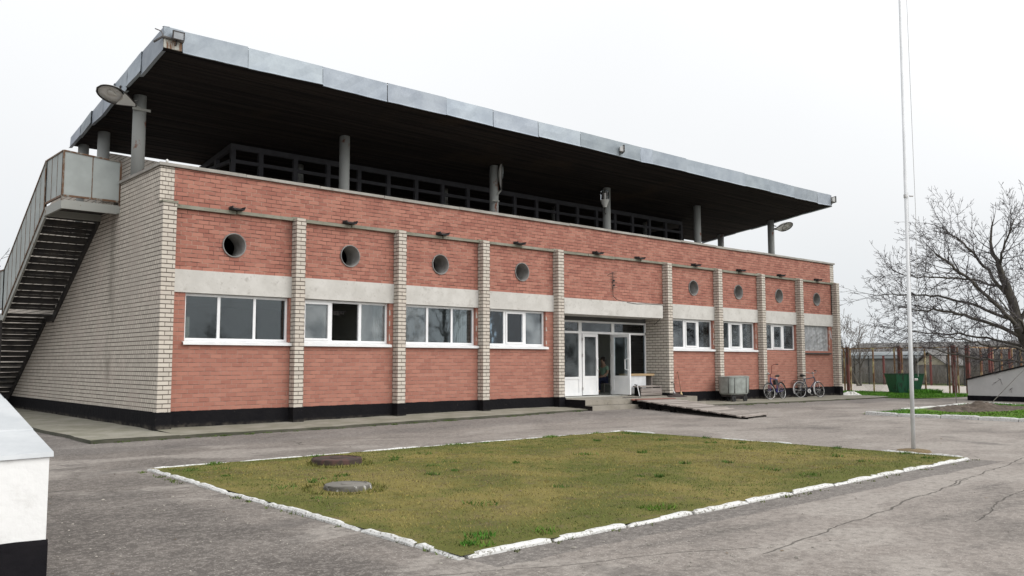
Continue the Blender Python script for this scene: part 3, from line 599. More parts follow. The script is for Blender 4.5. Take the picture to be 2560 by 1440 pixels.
# ledge strips between the pilasters
allb = [(CW + .0, PX[0])] + [(PX[i] + PW, PX[i + 1]) for i in range(8)] + [(PX[-1] + PW, XR)]
for a, b in allb[:-1]:
    m = MB(); n = max(2, int(round((b - a) / 1.45))); 
    for i in range(n):
        u0_ = a + (b - a) * i / n; u1_ = a + (b - a) * (i + 1) / n; q = rr.uniform(-.012, .012); yo = rr.uniform(-.012, .01)
        m.box(u0_ + .012, u1_ - .012, -0.085 + yo, 0.004, ZE0 + .01 + q, ZE1 + .01 + q, jit=0.008)
    m.build("ledge", LEDGE, B)
m = MB(); m.box(-0.02, CW + .03, -0.27, 0.0, 5.142, 5.19, jit=.008)
m.build("cap", LEDGE, B)
for x in PX:
    m = MB(); m.box(x - .03, x + PW + .03, -0.07, 0.0, 5.142, 5.185, jit=.008); m.build("cap", LEDGE, B)
# whitewashed lintel bands
for k in (1, 2, 3, 4, 7, 8, 9, 10):
    a, b = bay[k]; m = MB(); m.box(a + .002, b - .002, -0.035, 0.003, ZL0, ZL1, jit=.004); m.box(a + .002, b - .002, 0.0035, 0.30, ZL0 - .004, ZL0 + .05); m.build("lintel", LINTEL, B)
m = MB(); m.box(PX[3] + PW + .002, 17.62, -0.255, 0.80, 3.12, 3.616, jit=.004); m.build("canopy", LINTEL, B)
m = MB(); m.box(PX[3] + PW, 17.94, 0.80, 0.9, 2.98, 3.70); m.build("gap_shade_strip", GAP_SHADE, B)  # dark strip closes the gap over the frame, shade put into its colour
PIPE_IN = m_plain('pipe_inside', (.36, .35, .335), (.22, .21, .20), 4, .85)
# portholes: short lengths of pipe through the wall
for k, xc in hole.items():
    m = MB(); m.lathe([(0.268, -0.03), (0.290, -0.032), (0.294, 0.02)], 48, (xc, 0, 4.345), (0, 1, 0), xdir=(1, 0, 0)); m.lathe([(0.268, 0.6), (0.268, -0.03)], 48, (xc, 0, 4.345), (0, 1, 0), xdir=(1, 0, 0), mi=1); m.build("porthole", [PIPE, PIPE_IN], B, smooth=False)
# rain spouts
for xs_ in (1.776, 4.86, 7.897, 10.85, 14.40, 16.56, 19.83, 22.78, 25.77, 28.8):
    m = MB(); m.hexa([(xs_ - .13, -.24, 5.165), (xs_ + .13, -.24, 5.165), (xs_ + .15, .02, 5.175), (xs_ - .15, .02, 5.175), (xs_ - .14, -.25, 5.20), (xs_ + .14, -.25, 5.20), (xs_ + .16, .02, 5.21), (xs_ - .16, .02, 5.21)])
    m.box(xs_ - .16, xs_ - .135, -.22, .02, 5.21, 5.25, jit=.006); m.box(xs_ + .135, xs_ + .16, -.25, .02, 5.21, 5.245, jit=.006); m.box(xs_ - .15, xs_ + .15, -.004, .02, 5.21, 5.25); m.build("rain_spout", SPOUT, B)

# windows -------------------------------------------------------
def window(k, mull, sash=(), sill='white', frame=PVC, glass=GLASS, fw_=0.055, hazy=()):
    a, b = win[k]; y0, y1 = 0.10, 0.165; z0, z1 = 2.075, 3.152; m = MB()
    m.box(a, b, y0, y1, z0, z0 + fw_); m.box(a, b, y0, y1, z1 - fw_, z1); m.box(a, a + fw_, y0, y1, z0 + fw_, z1 - fw_); m.box(b - fw_, b, y0, y1, z0 + fw_, z1 - fw_)
    for p, q in mull: m.box(p, q, y0, y1, z0 + fw_, z1 - fw_)
    ed = [a + fw_] + [e for pq in mull for e in pq] + [b - fw_]; cells = list(zip(ed[0::2], ed[1::2]))
    for i in sash:
        p, q = cells[i]; s_ = 0.05
        m.box(p, q, y0 - .02, y1 - .02, z0 + fw_, z0 + fw_ + s_); m.box(p, q, y0 - .02, y1 - .02, z1 - fw_ - s_, z1 - fw_); m.box(p, p + s_, y0 - .02, y1 - .02, z0 + fw_ + s_, z1 - fw_ - s_); m.box(q - s_, q, y0 - .02, y1 - .02, z0 + fw_ + s_, z1 - fw_ - s_)
    W = m.build("window", frame, B)
    for i, (p, q) in enumerate(cells):
        if (k, i) == (2, 1): continue                       # this one stands open
        m = MB(); m.box(p, q, y0 + .028, y0 + .036, z0 + fw_, z1 - fw_); g = m.build("pane", GLASS_HAZY if i in hazy else glass, W)
    if sill:
        m = MB(); zz = 2.05 if sill == 'white' else 1.97
        m.hexa([(a - .05, -.085, zz - .035), (b + .05, -.085, zz - .035), (b + .05, .10, zz), (a - .05, .10, zz), (a - .05, -.085, zz - .012), (b + .05, -.085, zz - .012), (b + .05, .10, zz + .022), (a - .05, .10, zz + .022)])
        m.box(a - .05, b + .05, -.088, -.07, zz - .075 if sill == 'white' else zz - .06, zz - .0355); m.build("sill", PVC if sill == 'white' else DARKM, W)
    return W
window(1, ((1.45, 1.52), (2.343, 2.408)))
window(2, ((4.42, 4.498), (5.288, 5.372)), sash=(0,), hazy=(0, 2))
window(3, ((7.493, 7.563), (8.368, 8.431)), hazy=(0,))
window(4, ((10.378, 10.467), (11.20, 11.295)), sash=(1,), hazy=(2,))
window(7, ((19.245, 19.37), (20.07, 20.197)), sash=(1,), glass=GLASS_DARK)
window(8, ((22.156, 22.28), (22.97, 23.11)), sash=(1,), glass=GLASS_DARK)
window(9, ((25.224, 25.346), (26.013, 26.187)), sash=(1,), sill=None, glass=GLASS_DARK)
OLDW = m_plain("old_window_wood", (0.16, 0.14, 0.12), (0.25, 0.235, 0.215), 8, 0.85)
W10 = window(10, ((28.54, 28.585), (28.99, 29.035)), sill='dark', frame=OLDW, glass=GLASS_DARK, fw_=0.045)
# torn plastic film over the last window
t = NT("plastic_film"); n1 = t.noise(3.0, 3, .6, sc=(1.5, 1, .5), dist=.5); t.t.nodes.remove(t.bs)
df = t.n("ShaderNodeBsdfPrincipled"); df.inputs["Base Color"].default_value = (.52, .53, .54, 1); df.inputs["Roughness"].default_value = .3; tp = t.n("ShaderNodeBsdfTransparent"); ms_ = t.n("ShaderNodeMixShader")
t.val(ms_.inputs[0], t.fmix(t.sstep(n1, .25, .8), 0.38, 0.66)); t.l(tp.outputs[0], ms_.inputs[1]); t.l(df.outputs[0], ms_.inputs[2]); t.l(ms_.outputs[0], t.out.inputs[0]); FILM = t.m
m = MB(); rf = random.Random(2); nx, nz = 22, 12; a, b = win[10]; V = [[(a - .03 + (b - a + .06) * i / nx, 0.085 - abs(rf.gauss(0, .014)) - (.03 if j in (0, nz) else 0.02), 2.02 + 1.14 * j / nz + rf.uniform(-.01, .01)) for j in range(nz + 1)] for i in range(nx + 1)]
for i in range(nx):
    for j in range(nz): m.face((V[i][j], V[i + 1][j], V[i + 1][j + 1], V[i][j + 1]))
m.face([(b, 0.03, 3.12), (b + .16, -.03, 2.95), (b + .22, -.04, 2.55), (b + .05, .0, 2.7)]); m.build("plastic_film", FILM, W10)
# broken plaster reveals beside the windows
PLASTER = m_concrete("chipped_plaster", (0.50, 0.48, 0.44), (0.40, 0.36, 0.32), (0.26, 0.14, 0.10), .7)
for k in (1, 2, 3, 4, 7, 8, 9, 10):
    b = win[k][1]
    for q in range(3):
        m = MB()
        z = 2.12 + .34 * q + rr.uniform(0, .1); h = rr.uniform(.1, .22)
        if b + .07 < bay[k][1]: m.hexa([(b + .004, -.003, z), (b + rr.uniform(.03, .07), -.003, z + .02), (b + .03, .1, z), (b + .004, .1, z), (b + .004, -.003, z + h), (b + rr.uniform(.02, .06), -.003, z + h), (b + .03, .1, z + h), (b + .004, .1, z + h)])
        if m.f: m.build("plaster_patch", PLASTER, B)
# rooms behind the glass
m = MB(); m.box(.31, 30.1, .37, 7.0, .38, .42); m.box(.31, 30.1, .37, 7.0, 3.30, 3.36); m.box(.31, 30.1, 7.0, 7.1, .42, 3.3)
for x in (6.40, 12.46, 18.02, 24.1): m.box(x, x + .1, .93 if x in (12.46, 18.02) else .37, 7.0, .42, 3.3)
m.build("interior", ROOM, B)
m = MB(); m.box(.31, 30.1, .31, 14.6, 3.80, 3.86); m.box(.31, 30.1, .31, 6.6, 4.98, 5.06); m.hexa([(.31, 6.6, 4.96), (30.1, 6.6, 4.96), (30.1, 14.69, 4.2), (.31, 14.69, 4.2), (.31, 6.6, 5.05), (30.1, 6.6, 5.05), (30.1, 14.69, 4.3), (.31, 14.69, 4.3)]); m.build("terrace_floor", COPE, B)
m = MB(); m.box(.66, .86, .25, .27, 2.09, 2.62); m.build("window_card", m_plain("beige_card", (.38, .36, .30), (.34, .32, .27)), B)
m = MB(); 
for i in range(9): m.box(4.72 + i * .045, 4.75 + i * .045, .55, .6, 2.86 - rr.uniform(0, .05), 2.92)
m.box(4.66, 5.2, .56, .59, 2.915, 2.93); m.build("hanging_rack", DARKM, B)

# curtains drawn to one side in two of the rooms
CURT = m_plain("pale_curtain", (.42, .43, .40), (.36, .37, .34), 3, .9)
for xa_, xb_ in ((8.78, 9.2), (11.3, 12.05), (5.95, 6.2), (20.5, 21.0)):
    m = MB(); n = 24; P = [(xa_ + (xb_ - xa_) * i / n, .42 + .03 * sin(i * 1.35)) for i in range(n + 1)]
    for (x0_, y0_), (x1_, y1_) in zip(P, P[1:]): m.face([(x0_, y0_, 1.9), (x1_, y1_, 1.9), (x1_, y1_, 3.2), (x0_, y0_, 3.2)])
    m.build("curtain", CURT, B)
# entrance ------------------------------------------------------
m = MB(); y0, y1 = .80, .87; f = .065; Z0, Z1 = .44, 2.985; X0, X1 = PX[3] + PW, 17.94
vx = [X0, 14.36, 15.31 + .03, 16.10, X1]
m.box(X0, X1, y0, y1, Z1 - f, Z1); m.box(X0, X1, y0, y1, 2.545, 2.62)
for x in (X0, 17.885): m.box(x, x + .055, y0, y1, Z0, Z1 - f)
for x in (14.39, 16.06):
    m.box(x, x + .15, y0, y1, Z0, 2.545); m.box(x, x + .15, y0, y1, 2.62, Z1 - f)
m.box(X0 + .055, 14.39, y0, y1, Z0, .52); m.box(X0 + .055, 14.39, y0, y1, 1.0, 1.075); m.box(16.21, 17.885, y0, y1, Z0, .52); m.box(16.21, 17.885, y0, y1, 1.0, 1.075)
m.box(X0 + .055, 14.39, y0 + .02, y1 - .02, .52, 1.0); m.box(16.21, 17.885, y0 + .02, y1 - .02, .52, 1.0)
D = m.build("door_frame", PVC, B)
for a, b, z0, z1 in ((X0 + .055, 14.39, 1.075, 2.545), (16.21, 17.885, 1.075, 2.545), (X0 + .055, 14.39, 2.62, Z1 - f), (14.54, 16.06, 2.62, Z1 - f), (16.21, 17.885, 2.62, Z1 - f)):
    m = MB(); m.box(a, b, y0 + .03, y0 + .038, z0, z1); m.build("pane", GLASS_DARK if b < 17 else GLASS, D)
def door_leaf(hx, hy, ang, wd, flip):
    """leaf hinged at hx,hy; ang 0 closed along +X from the hinge"""
    R_ = Matrix.Translation((hx, hy, 0)) @ Matrix.Rotation(ang, 4, 'Z'); z0, z1 = .455, 2.535; s_ = .10
    def b_(m, x0, x1, ya, yb, za, zb): 
        P = [(x0, ya, za), (x1, ya, za), (x1, yb, za), (x0, yb, za), (x0, ya, zb), (x1, ya, zb), (x1, yb, zb), (x0, yb, zb)]; m.hexa([tuple(R_ @ Vector(p)) for p in P])
    m = MB(); b_(m, 0, s_, -.03, .03, z0, z1); b_(m, wd - s_, wd, -.03, .03, z0, z1); b_(m, s_, wd - s_, -.03, .03, z0, z0 + .12); b_(m, s_, wd - s_, -.03, .03, z1 - s_, z1); b_(m, s_, wd - s_, -.03, .03, 1.0, 1.10); b_(m, s_, wd - s_, -.018, .018, z0 + .12, 1.0)
    d = m.build("door", PVC, B)
    m = MB(); b_(m, s_, wd - s_, -.004, .004, 1.10, z1 - s_); m.build("pane", GLASS_DARK if not flip else GLASS, d)
    for sgn in (-1, 1):
        m = MB(); hxx = wd - .05; yy = .03 * sgn; P = [(hxx, yy, 1.30), (hxx, yy + .05 * sgn, 1.30), (hxx - .10, yy + .07 * sgn, 1.33), (hxx - .10, yy + .07 * sgn, 1.66), (hxx, yy + .05 * sgn, 1.69), (hxx, yy, 1.69)]
        m.tube([tuple(R_ @ Vector(p)) for p in P], .014, 8); m.build("handle", PVC, d)
    for z in (.62, 1.75, 2.3):
        m = MB(); m.tube([tuple(R_ @ Vector((-.005, -.035, z))), tuple(R_ @ Vector((-.005, -.035, z + .1)))], .016, 8); m.build("hinge", CHROME, d)
door_leaf(14.55, .80, 0.0, .77, False)
door_leaf(16.06, .78, radians(-88), .80, True)
# wire bracket with insulators above the canopy, and the cable run
m = MB(); bx = 15.2
m.tube([(bx, -.05, 4.05), (bx, -.05, 4.62)], .012, 6); 
for z in (4.1, 4.27, 4.45, 4.6): m.tube([(bx - .02, -.05, z), (bx + .2, -.06, z + .005)], .009, 6)
for z in (4.14, 4.3): m.lathe([(0, .07), (.03, .06), (.035, .02), (.02, 0)], 10, (bx + .05, -.06, z))
m.tube([(bx - .25, -.03, 4.5), (bx, -.05, 4.62)], .009, 6); m.build("wire_bracket", DARKM, B)
m = MB(); m.tube([(bx, -.04, 4.1), (bx + .02, -.04, 3.8), (bx + .1, -.15, 3.68), (bx + .5, -.26, 3.60), (bx + 1.0, -.262, 3.57), (bx + 1.5, -.262, 3.60), (17.55, -.262, 3.60), (17.63, -.26, 3.58), (17.635, -.2, 3.2), (17.7, .0, 3.05), (17.93, .4, 2.92)], .011, 6); m.build("cable", BLACK, B)

# roof ----------------------------------------------------------
RX0, RX1, RY0, RY1 = -.31, 28.92, -.80, 6.15
def rz(y): return 8.345 - .1295 * y
m = MB(); m.hexa([(RX0 + .03, RY0 + .03, rz(RY0) + .05), (RX1 - .03, RY0 + .03, rz(RY0) + .05), (RX1 - .03, RY1 - .03, rz(RY1) + .05), (RX0 + .03, RY1 - .03, rz(RY1) + .05), (RX0 + .03, RY0 + .03, rz(RY0) + .43), (RX1 - .03, RY0 + .03, rz(RY0) + .43), (RX1 - .03, RY1 - .03, rz(RY1) + .20), (RX0 + .03, RY1 - .03, rz(RY1) + .20)])
ROOF = m.build("roof", DARKM, B)
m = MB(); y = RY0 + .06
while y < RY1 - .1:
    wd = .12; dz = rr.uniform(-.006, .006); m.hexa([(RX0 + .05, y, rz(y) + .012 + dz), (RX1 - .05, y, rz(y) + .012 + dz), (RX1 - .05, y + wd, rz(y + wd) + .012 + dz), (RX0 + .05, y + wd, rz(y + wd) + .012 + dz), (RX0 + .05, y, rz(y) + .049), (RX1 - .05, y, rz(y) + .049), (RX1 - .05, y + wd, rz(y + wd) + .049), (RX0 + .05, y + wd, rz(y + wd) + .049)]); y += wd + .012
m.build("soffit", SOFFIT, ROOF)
def sheet(m, A, Bp, h0, h1, outv, rnd, ragged=0.0):
    """one bent metal sheet of the fascia between A and B (bottom edge points)"""
    A = Vector(A); Bp = Vector(Bp); ov = Vector(outv); o0 = rnd.uniform(.0, .02); o1 = rnd.uniform(.004, .045); b0 = rnd.uniform(-.03, .012); b1 = rnd.uniform(-.03, .012); b0 -= ragged * rnd.random(); b1 -= ragged * rnd.random(); g_ = rnd.uniform(.74, 1.10); col = (g_, g_ * rnd.uniform(.99, 1.02), g_ * rnd.uniform(.99, 1.04)); n = 6; prev = None
    for i in range(n + 1):
        u = i / n; p = A.lerp(Bp, u); oo = o0 + (o1 - o0) * u; zb = b0 + (b1 - b0) * u + rnd.uniform(-.004, .004); h = h0 + (h1 - h0) * u
        cur = [p + ov * (oo - .055) + Vector((0, 0, zb - .005)), p + ov * (oo + .036) + Vector((0, 0, zb - .022)), p + ov * (oo + .006) + Vector((0, 0, zb + .022)), p + ov * (oo + rnd.uniform(-.006, .012)) + Vector((0, 0, h * .5)), p + ov * (oo - .004) + Vector((0, 0, h)), p + ov * (-.12) + Vector((0, 0, h + .012))]
        if prev:
            for q in range(5): m.face((prev[q], cur[q], cur[q + 1], prev[q + 1]), 0, col)
        prev = cur
rs = random.Random(14); m = MB()
seams = [RX0 + .40, 1.631, 3.589, 5.511, 7.448, 9.18, 11.0, 12.855, 15.824, 16.469, 18.402, 22.109, 23.906, 25.803, 27.672, RX1 - .10]
for a, b in zip(seams, seams[1:]): sheet(m, (a + .012, RY0, rz(RY0)), (b - .012, RY0, rz(RY0)), .475 + rs.uniform(-.012, .012), .475 + rs.uniform(-.012, .012), (0, -1, 0), rs)
sheet(m, (RX0 - .01, RY0, rz(RY0) + .24), (RX0 + .42, RY0, rz(RY0) + .24), .24, .24, (0, -1, 0), rs)
ye = [RY0, .55, 1.5, 2.4, 3.3, 4.2, 5.2, RY1]
for i, (a, b) in enumerate(zip(ye, ye[1:])):
    a2 = a if i else a + .0; sheet(m, (RX0, b + .015, rz(b)), (RX0, a2 - .015, rz(a2)), .475 - .03 * (i + 1), .475 - .03 * i, (-1, 0, 0), rs, .13)
    sheet(m, (RX1, a - .015, rz(a)), (RX1, b + .015, rz(b)), .475 - .03 * i, .475 - .03 * (i + 1), (1, 0, 0), rs)
m.build("fascia", GALV, ROOF)
# bare rusty corner where the sheet has come away
PEEL = m_rust("peeling_corner", (.46, .46, .42), (.23, .135, .085), .42, 6.0, sc=(3.5, 1, .4))
m = MB(); m.box(RX0 - .004, RX0 + .40, RY0 - .004, RY0 + .03, rz(RY0) + .005, rz(RY0) + .24); m.build("corner_beam", PEEL, ROOF); m = MB(); m.box(RX1 - .10, RX1 + .004, RY0 - .004, RY0 + .03, rz(RY0), rz(RY0) + .40); m.build("corner_beam", PEEL, ROOF)
m = MB(); m.tube([(RX0 - .12, RY0 + .25, 8.62), (RX0 - .03, RY0 - .03, 8.68), (RX0 + .42, RY0 - .035, 8.66)], .028, 6); m.tube([(RX0 - .16, RY0 + .1, 8.86), (RX0 - .06, RY0, 8.80), (RX0 - .03, RY0 - .03, 8.70)], .012, 6); m.tube([(RX0 + .36, RY0 - .04, 8.83), (RX0 + .40, RY0 - .05, 8.76), (RX0 + .41, RY0 - .03, 8.64)], .009, 6); m.build("conduit", m_plain("grey_conduit", (.14, .13, .125), (.10, .095, .09)), ROOF)

# columns on the terrace
CX = [.15, 5.92, 11.63, 17.21, 22.87, 28.53]
for i, x in enumerate(CX):
    for y in (2.0, 4.75):
        zb = 6.06 if i in (0,) and y == 2.0 else 5.05
        m = MB(); m.tube([(x, y, zb), (x, y, rz(y) + .02)], .15 if i else .155, 20, caps=True); m.build("column", COLUMN, B, smooth=True)
m = MB(); m.tube([(-.02, 5.95, 5.05), (-.02, 5.95, rz(5.95) + .05)], .14, 16); m.build("column", COLUMN, B, smooth=True)
# glazed screen under the roof
m = MB(); SY = 3.85; sx0, sx1 = 3.32, 24.3; zt = rz(SY) + .0; zts = zt - .02
m.box(sx0, sx1, SY, SY + .10, zts - .16, zts); m.box(sx0, sx1, SY + .006, SY + .094, 7.28, 7.38); m.box(sx0, sx1, SY + .006, SY + .094, 5.9, 6.0)
px = [sx0, sx0 + .85]; 
while px[-1] < sx1 - 1.2: px.append(px[-1] + 1.112)
for x in px: m.box(x, x + .14, SY - .003, SY + .103, 5.06, zts - .16)
for y in (4.9, 6.0): m.box(sx0 - .003, sx0 + .12, y, y + .14, 5.06, rz(y) - .03)
m.hexa([(sx0, SY + .1, zts - .16), (sx0 + .1, SY + .1, zts - .16), (sx0 + .1, 6.0, rz(6.0) - .18), (sx0, 6.0, rz(6.0) - .18), (sx0, SY + .1, zts), (sx0 + .1, SY + .1, zts), (sx0 + .1, 6.0, rz(6.0) - .02), (sx0, 6.0, rz(6.0) - .02)]); m.box(sx0 + .004, sx0 + .096, SY + .1, 6.0, 7.28, 7.38)
SCR = m.build("glazed_screen", SCREEN, B)
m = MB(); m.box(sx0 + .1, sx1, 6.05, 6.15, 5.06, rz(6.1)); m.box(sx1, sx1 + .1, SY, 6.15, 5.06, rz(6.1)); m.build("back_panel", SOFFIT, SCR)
# ================================================================ outside staircase on the end wall
S = thing("metal_staircase", "grey steel outside staircase with panelled railing on the white brick end wall", "staircase", (-.7, 9, 0))
OX, IX = -1.33, -.05; TOPZ = 5.46; Y0s, Y1s = 2.75, 4.25; RUN, RISE = .29, .165
m = MB(); m.box(OX, 0.0, Y0s, Y0s + .06, TOPZ - .215, TOPZ); m.box(OX, OX + .06, Y0s + .06, Y1s, TOPZ - .215, TOPZ); m.box(OX + .06, 0.0, Y1s - .06, Y1s, TOPZ - .215, TOPZ - .02); m.box(-.06, .03, Y0s - .03, Y0s + .02, TOPZ - .2, TOPZ - .07)
m.build("landing_beam", STEEL_D, S)
m = MB(); m.box(OX + .06, 0.3, Y0s + .06, Y1s - .06, TOPZ - .05, TOPZ - .012); m.build("landing", TREAD, S)
rt_ = random.Random(4)
def flight(ya, za, n):
    for i in range(n):
        z = za - RISE * (i + 1); y = ya + RUN * i; m = MB(); gap = rt_.choice((.012, .018, .022, .03, .035)); sl = rt_.uniform(-.006, .006)
        m.hexa([(OX + .05, y - .02, z - .045), (IX, y - .02, z - .045 + sl), (IX, y + RUN + .025, z - .045 + sl), (OX + .05, y + RUN + .025, z - .045), (OX + .05, y - .02, z), (IX, y - .02, z + sl), (IX, y + RUN + .025, z + sl), (OX + .05, y + RUN + .025, z)])
        m.box(OX + .05, IX, y - .02, y - .012, z + .001, z + RISE - .045 - gap)
        m.build("tread", TREAD, S)
flight(Y1s, TOPZ, 14)
MZ = TOPZ - RISE * 15; YM = Y1s + RUN * 14
m = MB(); m.box(OX + .05, IX, YM, YM + .85, MZ - .05, MZ); m.build("landing", TREAD, S)
flight(YM + .85, MZ, 17)
for x in (OX, IX - .0):
    m = MB()
    def stringer(ya, za, yb, zb_):
        m.hexa([(x, ya, za - .24), (x + .05, ya, za - .24), (x + .05, yb, zb_ - .24), (x, yb, zb_ - .24), (x, ya, za - .01), (x + .05, ya, za - .01), (x + .05, yb, zb_ - .01), (x, yb, zb_ - .01)])
    stringer(Y1s, TOPZ - .02, YM, MZ + .0); m.box(x, x + .05, YM, YM + .85, MZ - .2, MZ - .005); stringer(YM + .85, MZ - .02, YM + .85 + RUN * 17.6, .02)
    m.build("stringer", TREAD if x > -1 else STEEL_D, S)
# railing: top rail, ribs and sheet panels
def rail_seg(a, b, ha, hb, n, name="railing_panel", post_ends=True, lowgap=.1):
    """a,b floor points; ha,hb heights of top rail"""
    a = Vector(a); b = Vector(b); up_ = Vector((0, 0, 1)); nrm = (b - a).cross(up_).normalized()
    m = MB(); lo_a, lo_b = a + up_ * lowgap, b + up_ * lowgap; ta, tb = a + up_ * ha, b + up_ * hb
    th = nrm * .004; m.hexa([lo_a - th, lo_b - th, lo_b + th, lo_a + th, ta - th, tb - th, tb + th, ta + th]); P = m.build(name, STEEL, S)
    m = MB(); m.bar(ta, tb, .05, .035); m.bar(lo_a, lo_b, .045, .045)
    for i in range(n + 1):
        u = i / n; p = a.lerp(b, u); h = ha + (hb - ha) * u; wq = .045 if i in (0, n) else .022
        m.bar(p + up_ * (-.02 if i in (0, n) else lowgap), p + up_ * h, wq, wq, upv=(0, 1, 0))
    m.build("frame", RUSTY, P)
rail_seg((OX + .02, Y0s + .02, TOPZ), (.0, Y0s + .02, TOPZ), 1.19, 1.10, 2)
rail_seg((OX + .02, Y0s + .03, TOPZ), (OX + .02, Y1s, TOPZ), 1.19, 1.20, 3)
rail_seg((OX + .0, Y1s, TOPZ - .03), (OX + .0, YM, MZ - .03), 1.22, 1.26, 9, lowgap=-.02)
rail_seg((OX + .0, YM, MZ), (OX + .0, YM + .85, MZ), 1.23, 1.22, 2, lowgap=.12)
rail_seg((OX + .0, YM + .85, MZ - .03), (OX + .0, YM + .85 + RUN * 17, .1), 1.22, 1.2, 11, lowgap=-.02)
m = MB()
m.box(OX - .01, OX + .07, YM + .3, YM + .38, -.05, MZ - .06)
m.build("post", TREAD, S)

# ================================================================ porch, steps and ramp
STEPC = m_concrete("step_concrete", (0.30, 0.275, 0.235), (0.22, 0.20, 0.165), (0.085, 0.078, 0.068), .7)
Pp = thing("entrance_porch", "worn concrete entrance porch with two steps under the white canopy", "porch", (15.3, -.7, 0))
m = MB(); X0p, X1p = PX[3] + PW + .002, 18.0
m.hexa([(X0p, -1.12, .24), (X1p, -1.16, .20), (X1p, .86, .2), (X0p, .86, .2), (X0p, -1.12, .402), (X1p, -1.16, .345), (X1p, .86, .405), (X0p, .86, .415)]); m.box(18.0, 19.05, -.62, -.023, .1, .35); m.build("platform", STEPC, Pp)
m = MB(); m.hexa([(X0p, -1.42, .0), (18.35, -1.50, .0), (18.35, -.8, .0), (X0p, -.8, .0), (X0p, -1.42, .228), (18.35, -1.50, .196), (18.35, -.8, .196), (X0p, -.8, .228)]); m.build("step", STEPC, Pp)
m = MB(); m.box(X0p - .02, X0p, -1.13, -.24, -.05, .405); m.box(X0p - .021, X0p, -1.43, -1.131, -.05, .224); m.build("painted_cheek", PLINTH, Pp)
m = MB()
for i in range(7): m.tube([(14.7 + i * .13, -.85, .408), (14.78 + i * .13, -.88, .42), (14.8 + i * .13, -.9, .405)], .012, 5)
m.build("boot_scraper", DARKM, Pp)

RWOOD = m_wood("ramp_boards", (0.27, 0.235, 0.21), (0.43, 0.39, 0.355), sc=(1, 9, 9))
RDARK = m_wood("ramp_frame_dark", (0.075, 0.06, 0.052), (0.14, 0.11, 0.095))
Rp = thing("wooden_ramp", "weathered plank ramp leading up to the entrance porch from the asphalt", "ramp", (14.9, -3.5, 0))
aT, aB = Vector((14.78, -1.14, .385)), Vector((13.80, -6.06, .075)); bT, bB = Vector((16.45, -1.42, .385)), Vector((15.28, -5.78, .075))
m = MB(); rq = random.Random(9); N_ = 31
for i in range(N_):
    u0_, u1_ = i / N_, (i + .88) / N_; e0, e1 = rq.uniform(-.03, .03), rq.uniform(-.08, .16); q = rq.uniform(-.01, .01); g_ = rq.uniform(.6, 1.2)
    A0, A1 = aT.lerp(aB, u0_), aT.lerp(aB, u1_); B0, B1 = bT.lerp(bB, u0_), bT.lerp(bB, u1_); d = (B0 - A0).normalized(); A0 -= d * e0; A1 -= d * e0; B0 += d * e1; B1 += d * e1; z = Vector((0, 0, q)); th = Vector((0, 0, -.035))
    red = (1.15, .62, .55) if i < 2 else (1, 1, 1)
    m.hexa([A1 + th + z, B1 + th + z, B0 + th + z, A0 + th + z, A1 + z, B1 + z, B0 + z, A0 + z], 0, tuple(g_ * c for c in red))
m.build("deck", RWOOD, Rp)
for (s_, e_) in ((aT, aB), (bT, bB)):
    m = MB(); dv = (bT - aT).normalized() * (.05 if s_ is aT else -.05); A_, B_ = s_ + dv, e_ + dv; wv = (bT - aT).normalized() * .05
    m.hexa([A_ + Vector((0, 0, -.22)), A_ + wv + Vector((0, 0, -.22)), B_ + wv + Vector((0, 0, -.075)), B_ + Vector((0, 0, -.075)), A_ + Vector((0, 0, -.037)), A_ + wv + Vector((0, 0, -.037)), B_ + wv + Vector((0, 0, -.037)), B_ + Vector((0, 0, -.037))]); m.build("beam", RDARK, Rp)
for u_ in (.14, .26, .40):
    for (s_, e_) in ((aT, aB), (bT, bB)):
        p = s_.lerp(e_, u_); m = MB(); m.box(p.x - .02, p.x + .12, p.y - .07, p.y + .07, -.02, p.z - .05); m.build("support", RDARK, Rp)

# ================================================================ things on the porch
WOODL = m_wood("desk_wood", (0.36, 0.25, 0.14), (0.50, 0.37, 0.22)); WOODG = m_wood("grey_wood", (0.19, 0.165, 0.15), (0.33, 0.29, 0.265)); PANELW = m_plain("white_panel", (.60, .61, .62), (.5, .51, .52), 4, .7)
t_ = thing("old_desk", "old desk with light brown wooden top and white front beside the open door", "desk", (17.0, .5, .41))
m = MB(); m.box(16.36, 17.66, .20, .74, 1.09, 1.16, jit=.004); m.build("desk_top", WOODL, t_)
m = MB(); m.box(16.40, 17.22, .235, .26, .62, 1.089); m.build("front_panel", PANELW, t_)
for x in (16.40, 17.56):
    m = MB(); m.box(x, x + .05, .26, .70, .41, 1.089); m.build("side_panel", WOODG, t_)
t_ = thing("plank_bench", "low bench of grey weathered planks in front of the desk on the porch", "bench", (17.05, -.05, .4))
for j in range(2):
    m = MB(); m.box(16.42, 17.62, -.16 + j * .17, -.01 + j * .17, .70, .74, jit=.012); m.build("seat_plank", WOODG, t_)
for z in (.60, .47):
    m = MB(); m.box(16.45, 17.60, -.17, -.14, z - .055, z + .06, jit=.014); m.build("front_plank", WOODG, t_)
for x in (16.5, 17.5):
    m = MB(); m.box(x, x + .05, -.14, .16, .40, .70); m.build("leg", RDARK, t_)
t_ = thing("white_crutch", "thin white pole with a dark grip leaning by the open door", "pole", (16.36, -.3, .4))
m = MB(); m.tube([(16.25, -.28, .405), (16.20, -.22, .78)], .015, 8); m.build("shaft", PVC, t_); m = MB(); m.tube([(16.21, -.22, .775), (16.09, -.2, .80)], .018, 8); m.build("grip", BLACK, t_)

